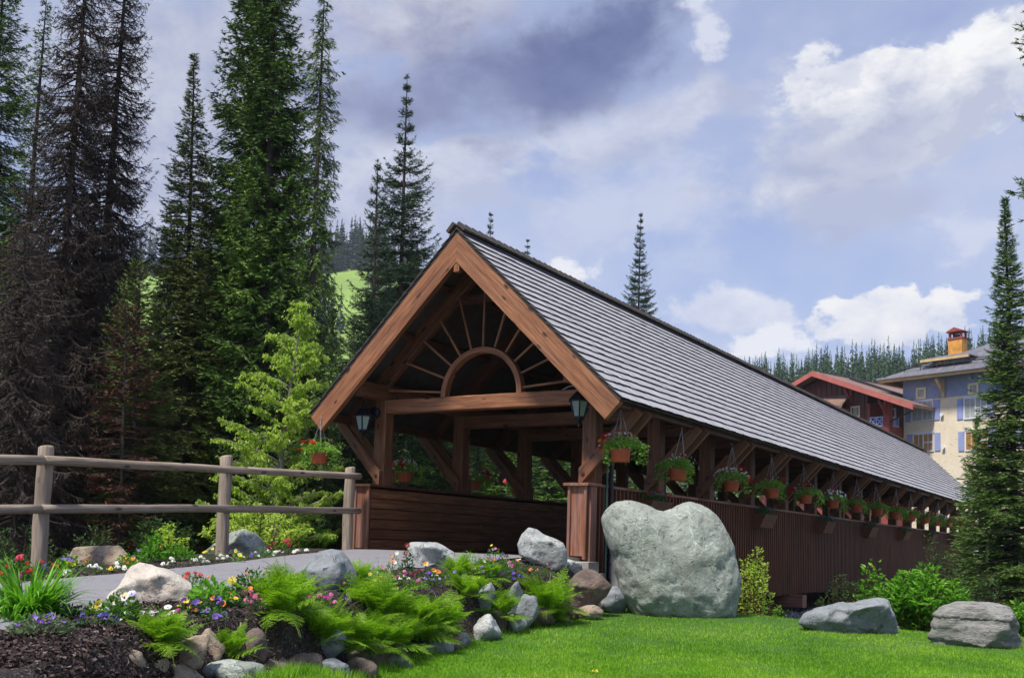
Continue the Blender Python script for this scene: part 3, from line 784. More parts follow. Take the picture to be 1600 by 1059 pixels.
# the heart-shaped boulder: its own outline, given real thickness and surface relief
def heart():
    d = 14.9; k = d/F; c = np.array([1045., 885.])
    ol = [(1154, 885), (1157, 905), (1155, 940), (1148, 966), (1100, 975), (1045, 974), (995, 967), (974, 940), (966, 905), (955, 870), (940, 838), (934, 810), (945, 795), (958, 786), (985, 785), (1003, 790),
          (1022, 797), (1035, 800), (1048, 794), (1060, 786), (1078, 782), (1098, 787), (1116, 800), (1131, 820), (1143, 845), (1150, 866)]
    ol = [((x-c[0])*k, -(y-c[1])*k) for x, y in ol]
    ang = np.array([atan2(b, a) for a, b in ol]); rad = np.array([sqrt(a*a+b*b) for a, b in ol])
    o = np.argsort(ang); ang, rad = ang[o], rad[o]
    ang = np.concatenate([ang-2*pi, ang, ang+2*pi]); rad = np.tile(rad, 3)
    bm = bmesh.new(); bmesh.ops.create_icosphere(bm, subdivisions=6, radius=1)
    V = np.array([v.co[:] for v in bm.verts]); Fc = np.array([[v.index for v in f.verts] for f in bm.faces]); bm.free()
    th = np.arctan2(V[:, 2], V[:, 0]); R = np.interp(th, ang, rad)
    rho = np.sqrt(V[:, 0]**2+V[:, 2]**2); 
    rr = rho**.72
    x = R*rr*np.cos(th); z = R*rr*np.sin(th)
    y = np.sign(V[:, 1])*np.abs(V[:, 1])**.8*.56
    y = y*(1-.25*np.clip(z, -1, 1)*.6)
    P = np.stack([x, y, z], 1)
    D = []
    for p in P:
        q = Vector(p*1.25)+Vector((3, 7, 1)); q2 = Vector(p*5)+Vector((9, 2, 4))
        D.append(.085*mnoise.fractal(q, .9, 2.1, 5)+.03*(abs(mnoise.noise(q2*.8))-.3)+.012*mnoise.fractal(Vector(p*14), .8, 2, 3))
    nrm = P/np.array([1, .45, 1]); nrm /= np.linalg.norm(nrm, axis=1)[:, None]+1e-9
    P = P+nrm*np.array(D)[:, None]*np.array([.55, 1.0, .55])
    m = MB(); m.add(P, Fc); ob = m.build('heart_boulder', S_heart, smooth=True)
    q = at(c[0], c[1], d+.1); ob.location = q; ob.rotation_euler = (0, 0, YAW)
    tag(ob, 'huge upright heart-shaped greenish grey boulder on the lawn beside the bridge', 'boulder')
heart()
def outlined(label, ol, d, thick, mat_, seed, facet=.5, relief=.05, sub=5, nf=16, ledge=0):
    """a boulder whose silhouette is given in photo pixels, with its own depth, facets and relief"""
    rs = np.random.RandomState(seed); k = d/F; ol = np.array(ol, float); c = (ol.max(0)+ol.min(0))/2
    q = np.stack([(ol[:, 0]-c[0])*k, -(ol[:, 1]-c[1])*k], 1)
    seg = []
    for a, b in zip(q, np.roll(q, -1, 0)):
        for t in np.linspace(0, 1, 6)[:-1]: seg.append(a+(b-a)*t)
    q = np.array(seg); ang = np.arctan2(q[:, 1], q[:, 0]); rad = np.hypot(q[:, 0], q[:, 1]); o = np.argsort(ang); ang, rad = ang[o], rad[o]
    ang = np.concatenate([ang-2*pi, ang, ang+2*pi]); rad = np.tile(rad, 3)
    bm = bmesh.new(); bmesh.ops.create_icosphere(bm, subdivisions=sub, radius=1)
    V = np.array([v.co[:] for v in bm.verts]); Fc = np.array([[v.index for v in f.verts] for f in bm.faces]); bm.free()
    N = rs.normal(size=(nf, 3))*np.array([1, 1.6, 1]); N /= np.linalg.norm(N, axis=1)[:, None]; h = rs.uniform(.55, .95, nf)
    rf = (np.sum((np.maximum(V@N.T, 1e-3)/h)**60, 1)+1)**(-1/60)
    th = np.arctan2(V[:, 2], V[:, 0]); R = np.interp(th, ang, rad); rho = np.hypot(V[:, 0], V[:, 2]); rr = rho**.8
    inner = rr*(1-(1-rf)*(1-rho**3)*facet)
    S = rad.mean()
    P = np.stack([R*inner*np.cos(th), np.sign(V[:, 1])*np.abs(V[:, 1])**.85*thick/2*(1-(1-rf)*facet*1.5), R*inner*np.sin(th)], 1)
    off = rs.rand(3)*50; D = np.array([mnoise.fractal(Vector(p/S*1.6+off), .9, 2.1, 5)+.5*(.4-abs(mnoise.noise(Vector(p/S*3.1-off))))+.25*mnoise.fractal(Vector(p/S*9+off), .8, 2, 3) for p in P])
    P = P+V*(D*relief*S*1.5)[:, None]*np.array([.5, 1, .5])
    if ledge:
        lay = np.array([mnoise.noise(Vector((p[0]*.8, p[1]*.8, p[2]*1.5)))*.9 for p in P])+P[:, 2]*ledge; fr = lay-np.floor(lay); P[:, :2] *= (1-.045*np.clip(fr*1.6, 0, 1)**4+.018*(np.floor(lay) % 2))[:, None]
    m = MB(); m.add(P, Fc); ob = m.build('boulder', mat_, smooth=True); ob.location = at(c[0], c[1], d); ob.rotation_euler = (0, 0, YAW); tag(ob, label, 'boulder'); return ob
outlined('whitish peaked granite boulder between the path and the pansies at lower left', [(158, 968), (163, 940), (175, 925), (190, 912), (197, 897), (205, 886), (215, 880), (235, 881), (255, 887), (275, 897), (295, 908), (308, 917), (311, 935), (304, 955), (285, 970), (260, 984), (232, 986), (205, 986), (180, 980)], 8.2, .6, S_white, 5, 1.0, .07)
outlined('blue grey boulder with a scooped top on the path edge left of centre', [(452, 922), (457, 903), (466, 890), (482, 878), (497, 862), (515, 857), (533, 860), (545, 872), (553, 888), (558, 905), (556, 925), (530, 936), (505, 938), (470, 934)], 10.4, .6, S_grey, 11, .9, .06)
outlined('flat pale wedge-shaped rock lying before the bridge entrance', [(637, 858), (640, 848), (655, 846), (680, 848), (695, 853), (708, 862), (720, 876), (734, 890), (732, 902), (700, 908), (660, 908), (642, 900), (637, 880)], 13.3, .6, S_lite, 23, 1.0, .07)
outlined('angular pale grey block beside the right end of the bridge entrance', [(808, 852), (814, 836), (825, 824), (838, 827), (850, 835), (870, 842), (880, 847), (886, 860), (887, 885), (868, 892), (850, 884), (830, 880), (812, 868)], 14.6, .6, S_lite, 31, .9, .04)
outlined('grey green boulder standing behind the middle fence post', [(318, 886), (322, 862), (335, 850), (352, 843), (362, 832), (380, 826), (398, 832), (410, 843), (420, 857), (424, 884), (400, 892), (350, 892)], 15.7, .8, S_heart, 41, .9, .06)
outlined('low flat-topped brown rock behind the fence near the left fence post', [(96, 895), (105, 875), (113, 862), (118, 856), (140, 853), (165, 852), (183, 851), (195, 862), (206, 876), (208, 898), (160, 906), (120, 906)], 13.0, .5, S_tan, 47, .8, .05)
outlined('dark reddish brown boulder leaning under the bridge corner', [(884, 945), (888, 915), (898, 897), (912, 887), (930, 892), (945, 902), (956, 915), (950, 926), (936, 942), (915, 952), (895, 954)], 14.3, .6, S_brown, 53, .8, .07)
outlined('long sloping blue grey boulder on the far lawn edge', [(1247, 975), (1258, 960), (1285, 952), (1310, 945), (1340, 938), (1370, 932), (1386, 935), (1396, 950), (1401, 970), (1400, 996), (1370, 1000), (1330, 996), (1280, 990)], 13.5, .9, S_grey, 61, 1.0, .10)
outlined('large layered flat-topped grey rock at the right edge of the lawn', [(1451, 1012), (1453, 985), (1456, 965), (1470, 950), (1500, 941), (1545, 940), (1570, 945), (1584, 960), (1594, 988), (1603, 1030), (1560, 1040), (1500, 1034)], 12.5, 1.0, S_strat, 67, 1.0, .06, 6, ledge=6.5)
WR = [
 ('pale smooth egg-shaped stone at the foot of the edging where it bends', 757, 1003, 11.6, 54, 44, S_lite, 71),
 ('upright grey slab stone above the pale egg-shaped stone', 756, 962, 12.2, 34, 52, S_grey, 72),
 ('narrow upright grey stone between the two right-hand fern clumps', 804, 962, 12.7, 32, 54, S_grey, 73),
 ('small rounded grey stone on the lawn edge below the narrow upright stone', 803, 983, 12.4, 40, 22, S_lite, 74),
 ('dark grey stone on the lawn edge left of the pale egg-shaped stone', 672, 1030, 10.6, 62, 48, S_grey, 75),
 ('brown rounded stone at the lawn edge near the bottom of the picture', 548, 1058, 9.4, 58, 50, S_brown, 76),
 ('flat tan stone on the grass left of the heart boulder', 917, 960, 14.0, 44, 18, S_tan, 77),
 ('grey stone tucked against the left foot of the heart boulder', 957, 953, 14.9, 46, 38, S_grey, 78),
 ('small black stone beside the flat tan stone', 880, 972, 13.6, 34, 22, S_brown, 79),
 ('low brownish stone in the shadow under the right-hand ferns', 846, 972, 13.1, 46, 26, S_brown, 80),
 ('rusty flat stone left of the lowest fern', 178, 1052, 6.2, 92, 42, S_tan, 81),
 ('tan rounded stone between the two lowest ferns', 300, 1042, 6.75, 50, 52, S_tan, 82),
 ('rust-patched upright stone behind the second fern from the left', 330, 1030, 7.1, 44, 48, S_tan, 83),
 ('dark rough stone right of the second fern from the left', 398, 1035, 7.6, 46, 54, S_brown, 84),
 ('greenish flat stone cut off by the bottom edge of the picture', 365, 1074, 6.95, 100, 44, S_heart, 85),
 ('dark broad stone at the bottom edge left of the brown rounded stone', 478, 1072, 8.2, 90, 52, S_brown, 86),
 ('dark stone half hidden under the big fern mass, above the lawn edge', 612, 1048, 9.9, 66, 46, S_brown, 87),
 ('bluish stone peeping out between the big ferns', 545, 985, 10.0, 34, 58, S_grey, 88),
 ('light stone top peeping from the ferns left of the upright slab', 722, 945, 12.0, 26, 20, S_lite, 89),
 ('small grey stone between the dark stone and the pale egg-shaped stone', 720, 1016, 11.1, 34, 30, S_grey, 90),
 ('low pale stone under the concrete step of the bridge corner', 893, 893, 14.9, 36, 22, S_lite, 91),
 ('grey bedded stone behind the pansies near the tall fern', 470, 960, 9.9, 40, 26, S_grey, 92),
 ('dark angular stone at the bottom edge below the trailing fern', 432, 1062, 8.0, 60, 46, S_brown, 94),
 ('dark brown stone in the shade under the fern mass, beside the brown rounded stone', 590, 1050, 9.5, 44, 50, S_brown, 95),
 ('flat dark stone filling the gap left of the small grey stone', 700, 1022, 10.8, 40, 34, S_brown, 96),
 ('grey stone of the upper course, between the ferns left of the bluish stone', 508, 1020, 9.0, 56, 40, S_grey, 97),
 ('tan stone at the lower left corner of the bed', 236, 1062, 6.4, 60, 34, S_tan, 98),
 ('grey stone behind the small rounded stone, under the narrow upright stone', 822, 968, 12.7, 36, 40, S_grey, 99),
 ('rough brown stone left of the low brownish stone', 775, 975, 12.3, 40, 34, S_brown, 100),
 ('broad dark stone at the bottom edge, second from the greenish flat stone', 425, 1078, 7.7, 84, 48, S_brown, 101),
 ('grey stone at the bottom edge in front of the trailing fern', 505, 1074, 8.3, 74, 46, S_grey, 102),
 ('brown stone at the bottom edge where the lawn begins', 562, 1066, 8.9, 56, 40, S_brown, 103),
 ('dark stone on the lawn edge right of the brown rounded stone', 618, 1048, 9.6, 52, 36, S_grey, 104),
 ('rusty stone at the bottom edge under the lowest fern', 285, 1082, 6.6, 80, 46, S_tan, 105),
 ('reddish low stone in the border behind the middle fence post', 298, 889, 14.4, 44, 14, S_tan, 93),
]
for i, (lb, px, py, d, w, h, m_, sd_) in enumerate(WR):
    boulder('edging_stone', lb, px, py+4, d, w*1.12, h*1.1, m_, sd_, .9, nf=13, rough=.11, cut=.5, sub=4, cat='stone', rz=sd_*1.3, group='stones edging the flower bed')

# ------------------------------------------------------------ leaf builders
def vnorm(a): return a/(np.linalg.norm(a, axis=-1, keepdims=True)+1e-9)
def ribbons(m, base, az, el, ln, wd, curl, K, rs, mi=0, tint=None, fold=0.0):
    """arching blades: arrays base(n,3) az el ln wd curl"""
    n = len(az); h = np.stack([np.cos(az), np.sin(az), np.zeros(n)], 1); sdv = np.stack([-np.sin(az), np.cos(az), np.zeros(n)], 1)
    P = []; W = []
    pos = base.copy(); e = el.copy()
    for k in range(K+1):
        P.append(pos.copy()); t = k/K
        W.append(wd*(1-t**2.2)*(.55+.45*min(1, t*4)))
        st = (ln/K)[:, None]; pos = pos+st*(h*np.cos(e)[:, None]+np.array([0, 0, 1])*np.sin(e)[:, None]); e = e-curl/K
    for k in range(K):
        a = P[k]-sdv*W[k][:, None]/2; b = P[k]+sdv*W[k][:, None]/2; c = P[k+1]+sdv*W[k+1][:, None]/2; d = P[k+1]-sdv*W[k+1][:, None]/2
        m.quads(a, b, c, d, mi, t=(tint if tint is not None else np.zeros(n))+.12*k/K)
def leaves(m, pos, dirv, ln, wd, rs, mi=0, tint=None, fold=.3):
    """pointed oval leaves of four faces, creased along the midrib"""
    n = len(pos); dirv = vnorm(dirv); rnd = rs.normal(size=(n, 3)); s = vnorm(np.cross(dirv, rnd)); up = np.cross(s, dirv)
    ln = np.broadcast_to(ln, (n,))[:, None]; wd = np.broadcast_to(wd, (n,))[:, None]
    a = pos; mid = pos+dirv*ln*.5-up*wd*.0; tip = pos+dirv*ln-up*ln*.12
    l = pos+dirv*ln*.42+s*wd*.5+up*wd*fold; r = pos+dirv*ln*.42-s*wd*.5+up*wd*fold
    m.add(np.stack([a, l, tip, r, mid], 1).reshape(-1, 3),
          np.concatenate([np.stack([np.arange(n)*5+i for i in q], 1) for q in ((0, 4, 1), (4, 2, 1), (0, 3, 4), (4, 3, 2))]), mi, None,
          None if tint is None else np.repeat(tint, 5))
L_fern = foliage('fern_green', [(.05, .12, .008), (.18, .34, .018), (.40, .58, .06)], .4)
L_lily = foliage('daylily_green', [(.04, .14, .01), (.12, .32, .025), (.28, .52, .06)], .3)
L_soft = foliage('soft_leaf_green', [(.03, .09, .015), (.09, .21, .03), (.2, .36, .08)], .35)
L_deep = foliage('deep_leaf_green', [(.012, .05, .01), (.04, .13, .025), (.10, .24, .05)], .3)
L_lime = foliage('lime_leaf', [(.07, .2, .02), (.18, .40, .05), (.34, .58, .12)], .4)
L_grayg = foliage('silvery_leaf', [(.06, .10, .05), (.14, .2, .11), (.28, .34, .22)], .3)
def fern_mesh(seed, nfr=24, L=.62):
    rs = np.random.RandomState(seed); m = MB()
    for i in range(nfr):
        az = rs.uniform(0, 2*pi); el = rs.uniform(1.0, 1.5); ln = L*rs.uniform(.7, 1.12); curl = rs.uniform(.5, 1.5)
        if rs.rand() < .25: el = rs.uniform(.2, .7)
        K = 26; pos = np.array([cos(az)*.04, sin(az)*.04, 0.]); h = np.array([cos(az), sin(az), 0]); sv = np.array([-sin(az), cos(az), 0]); sv = sv+np.array([0, 0, rs.uniform(-.35, .35)]); sv /= np.linalg.norm(sv)
        e = el; pts = [pos]; tg = []
        for k in range(K):
            t_ = h*cos(e)+np.array([0, 0, 1])*sin(e); tg.append(t_); pos = pos+t_*ln/K; e -= curl/K; pts.append(pos)
        m.tube(pts, np.linspace(.004, .001, K+1), 3, 0, caps=False, t=.2)
        A = []; Dv = []; Ln = []
        for k in range(3, K+1):
            t = k/K; pl = .17*L/.62*ln/L*(np.sin(min(1, t*1.15+.06)*pi)**.8*.9+.06)*(1.15-t*.45)
            for s_ in (-1, 1):
                dv = sv*s_*cos(.42)+tg[min(k, K-1)]*sin(.42)+np.array([0, 0, -.16]); A.append(pts[k]); Dv.append(dv); Ln.append(pl)
        A = np.array(A); Dv = vnorm(np.array(Dv)+rs.normal(0, .09, (len(A), 3))); Ln = np.array(Ln); nrm = vnorm(np.cross(Dv, np.tile(tg[K//2], (len(A), 1)))); side = vnorm(np.cross(nrm, Dv))
        J = 8
        for j in range(J):
            t = (j+.3)/J; p = A+Dv*(Ln*t)[:, None]; w = Ln*.17*(1-t*.75)+.003
            for s_ in (-1, 1):
                tip = p+side*(s_*w)[:, None]+Dv*(w*.75)[:, None]+rs.normal(0, .0015, p.shape)
                m.tris(p-Dv*(Ln*.045)[:, None], p+Dv*(Ln*.06)[:, None], tip, 0, t=np.full(len(A), .25+.5*rs.rand()+.25*t))
    return m
fern_src = [fern_mesh(i, n, .62).mesh('fronds', L_fern) for i, n in ((1, 30), (2, 26), (3, 34))]
FERNS = [
 ('bright green fern, lowest and leftmost of the ferns, beside the rusty flat stone', 245, 1052, 6.5, 70),
 ('narrow fern growing between the tan stone and the dark rough stone', 353, 1036, 7.2, 62),
 ('fern with a tall upright frond rising above the bed left of the big fern mass', 448, 985, 8.8, 80),
 ('fern trailing down over the dark broad stone', 428, 1030, 8.2, 84),
 ('low fern spilling between the tall fern and the fern mass', 500, 1008, 8.9, 88),
 ('fern forming the left shoulder of the big fern mass', 592, 968, 10.1, 88),
 ('fern at the middle of the big fern mass', 640, 975, 10.5, 74),
 ('fern hanging a long frond over the lawn edge', 625, 1010, 9.9, 58),
 ('fern at the right end of the big fern mass beside the yellow flowers', 690, 968, 11.0, 70),
 ('fern left of the upright slab stone', 728, 945, 11.9, 48),
 ('small fern between the upright slab and the narrow upright stone', 780, 955, 12.3, 56),
 ('full fern left of the reddish brown boulder under the bridge corner', 855, 950, 13.2, 78),
 ('fern leaning over the brown rounded stone at the lawn edge', 545, 1005, 9.3, 72),
 ('lowest fern of the big fern mass, overhanging the lawn edge', 590, 1006, 9.6, 74),
 ('fern beside the dark grey stone on the lawn edge', 655, 1000, 10.4, 62),
 ('low fern frond tuft beside the small black stone', 868, 968, 13.2, 30),
 ('low fern behind the light stone top', 760, 915, 12.8, 40),
 ('small fern right beside the flat pale wedge-shaped rock', 715, 930, 12.4, 46),
 ('fern tuft at the foot of the blue grey scooped boulder', 560, 925, 11.0, 44),
]
for i, (lb, px, py, d, h) in enumerate(FERNS):
    q_ = at(px, py, d); q_[2] = min(max(q_[2], gz(q_[0], q_[1])-.01), gz(q_[0], q_[1])+.14)
    t = empty('fern', q_, i*1.9, h*d/F/.50); tag(t, lb, 'fern', 'ferns along the stone edging')
    f_ = link('fronds', fern_src[i % 3], t)
# daylily clump
rs = np.random.RandomState(5)
def lily(px, py, d, h, wd, n, lab, grp=None, mat_=None, nm='daylily', cat='leafy plant', seed=1):
    rs = np.random.RandomState(seed); m = MB(); H_ = h*d/F; R = wd*d/F/2
    a = rs.uniform(0, 2*pi, n); r_ = R*.55*np.sqrt(rs.rand(n)); base = np.stack([r_*np.cos(a), r_*np.sin(a), np.zeros(n)], 1)
    ribbons(m, base, a+rs.normal(0, .5, n), rs.uniform(1.0, 1.5, n), H_*rs.uniform(.7, 1.3, n), rs.uniform(.018, .030, n)*H_/.4, rs.uniform(.5, 2.2, n), 7, rs, tint=rs.rand(n)*.5+.1)
    o = empty(nm, at(px, py, d)); tag(o, lab, cat, grp); m.build('blades', mat_ or L_lily, o); return o
lily(42, 985, 6.9, 112, 90, 340, 'large clump of arching strap leaves at the left edge beside the path', seed=3)
lily(12, 990, 6.6, 70, 60, 90, 'smaller tuft of strap leaves cut off by the left edge', seed=4)

# ------------------------------------------------------------ flowers
def fcol(name, c, rough=.5):
    m, nt, b, out = _new(name); v = _vec(nt, 'obj', (1, 1, 1)); n = _noise(nt, v, 60, 2)
    nt.links.new(_ramp(nt, n, [tuple(x*.75 for x in c), c], [.35, .6]), b.inputs['Base Color']); b.inputs['Roughness'].default_value = rough
    t = nt.nodes.new('ShaderNodeBsdfTranslucent'); t.inputs[0].default_value = (*c, 1); mx = nt.nodes.new('ShaderNodeMixShader'); mx.inputs[0].default_value = .25
    nt.links.new(b.outputs[0], mx.inputs[1]); nt.links.new(t.outputs[0], mx.inputs[2]); nt.links.new(mx.outputs[0], out.inputs[0]); return m
FC = dict(red=(.62, .012, .015), crimson=(.55, .01, .06), darkred=(.25, .005, .02), pink=(.8, .2, .45), magenta=(.65, .03, .35), purple=(.13, .03, .40), violet=(.24, .13, .62),
          blue=(.04, .03, .32), lavender=(.5, .42, .85), white=(.85, .85, .8), cream=(.85, .8, .45), yellow=(.9, .68, .03), orange=(.85, .22, .02), rust=(.5, .07, .02), wine=(.14, .01, .08))
FM = {k: fcol(k+'_petal', v) for k, v in FC.items()}
def blossom_mesh(kind, col, col2=None):
    m = MB(); n = 5
    if kind in ('pansy', 'petunia', 'daisy'):
        n = 5 if kind != 'daisy' else 9
        for k in range(n):
            a = 2*pi*k/n+.3; w = pi/n*(1.35 if kind != 'daisy' else .8); z = .004*(k % 2)
            mi = 1 if (kind == 'pansy' and k in (1, 2)) else 0
            R = .5
            pts = [(0, 0, -.06), (R*.55*cos(a-w), R*.55*sin(a-w), z+.02), (R*.95*cos(a-w*.6), R*.95*sin(a-w*.6), z+.06), (R*cos(a), R*sin(a), z+.03), (R*.95*cos(a+w*.6), R*.95*sin(a+w*.6), z+.06), (R*.55*cos(a+w), R*.55*sin(a+w), z+.02)]
            m.add(pts, [(0, 1, 2), (0, 2, 3), (0, 3, 4), (0, 4, 5)], mi)
        m.lathe([(.07, -.03), (.09, .0), (.03, .03)], 6, mi=2)
    elif kind == 'cluster':      # geranium / alyssum heads: a dome of tiny blossoms
        rs = np.random.RandomState(3); q = 20
        for i in range(q):
            a = rs.uniform(0, 2*pi); t = rs.rand()**.5; c = np.array([.42*t*cos(a), .42*t*sin(a), .28*(1-t*t)])
            for k in range(5):
                b = 2*pi*k/5+a; u = c+.17*np.array([cos(b), sin(b), .1*rs.rand()]); v = c+.17*np.array([cos(b+1.1), sin(b+1.1), .1*rs.rand()])
                m.add([c, u, v], [(0, 1, 2)], 0)
    elif kind == 'tulip':
        for k in range(6):
            a = pi*k/3; w = .55
            m.add([(0, 0, -.4), (.28*cos(a-w), .28*sin(a-w), 0), (.22*cos(a), .22*sin(a), .5), (.28*cos(a+w), .28*sin(a+w), 0)], [(0, 1, 2), (0, 2, 3)], 0)
    return m.mesh('blossom', [FM[col], FM[col2 or col], FM['yellow' if kind != 'pansy' else 'wine']])
BM = {}
def blossom(parent, kind, col, p, size, nrm, rs, col2=None):
    key = (kind, col, col2)
    if key not in BM: BM[key] = blossom_mesh(*key)
    o = link('blossom', BM[key], parent, p); o.scale = (size,)*3
    o.rotation_euler = Vector(nrm).to_track_quat('Z', 'Y').to_euler(); return o
CAMDIR = None
def plant(name, label, px, py, d, h, w, leafmat, blossoms, seed, cat='flower', group=None, nleaf=160, lsz=.035, kind='pansy', bs=.045, style='mound', p0=None):
    """h, w in photo pixels; blossoms: list of (colour, colour2, count)"""
    rs = np.random.RandomState(seed); p = at(px, py, d) if p0 is None else np.array(p0); p[2] = min(max(p[2], gz(p[0], p[1])-.01), gz(p[0], p[1])+.06)
    k = d/F; Hh = h*k; R = w*k/2
    t = empty(name, p); tag(t, label, cat, group); m = MB()
    n = nleaf
    a = rs.uniform(0, 2*pi, n); q = np.sqrt(rs.rand(n)); zz = Hh*(1-q**2*.75)*rs.uniform(.25, 1, n)
    pos = np.stack([R*q*np.cos(a), R*q*np.sin(a), zz], 1)
    if style == 'trail':
        zz = np.where(rs.rand(n) < .45, -rs.rand(n)**1.5*Hh*1.3*(q > .6), Hh*(1-q**2*.6)*rs.uniform(.2, 1, n)); pos[:, 2] = zz
    dv = np.stack([np.cos(a)*q, np.sin(a)*q, rs.uniform(.1, 1.0, n) if style != 'trail' else rs.uniform(-.6, .9, n)], 1)+rs.normal(0, .35, (n, 3))
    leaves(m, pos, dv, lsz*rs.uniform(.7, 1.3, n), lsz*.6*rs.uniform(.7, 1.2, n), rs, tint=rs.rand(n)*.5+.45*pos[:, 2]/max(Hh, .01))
    ns = max(5, n//14)
    for i in range(ns):
        j = rs.randint(n)
        m.tube([(pos[j][0]*.15, pos[j][1]*.15, 0), pos[j]*np.array([.7, .7, .6]), pos[j]], [.003, .0025, .0015], 3, caps=False, t=.2)
    bl = []
    for (c1, c2, cnt) in blossoms:
        for _ in range(cnt):
            aa = rs.uniform(0, 2*pi); qq = sqrt(rs.rand())*.95
            # more of them on the camera-facing half, as flowers face the light of the path
            z = Hh*(1-.7*qq*qq)*rs.uniform(.85, 1.12)
            if style == 'trail' and rs.rand() < .3: z = -Hh*.4*rs.rand(); qq = .95
            pp = np.array([R*qq*cos(aa), R*qq*sin(aa), z]); bl.append((c1, c2, pp))
            m.tube([(pp[0]*.4, pp[1]*.4, z*.3), (pp[0], pp[1], z-.004)], .0018, 3, caps=False, t=.3)
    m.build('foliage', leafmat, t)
    for (c1, c2, pp) in bl:
        nr = vnorm(np.array([CP[0]-p[0], CP[1]-p[1], 0]))*rs.uniform(.3, 1.1)+np.array([0, 0, .8])+rs.normal(0, .35, 3)
        blossom(t, kind, c1, tuple(pp), bs*rs.uniform(.8, 1.2), nr, rs, c2)
    return t
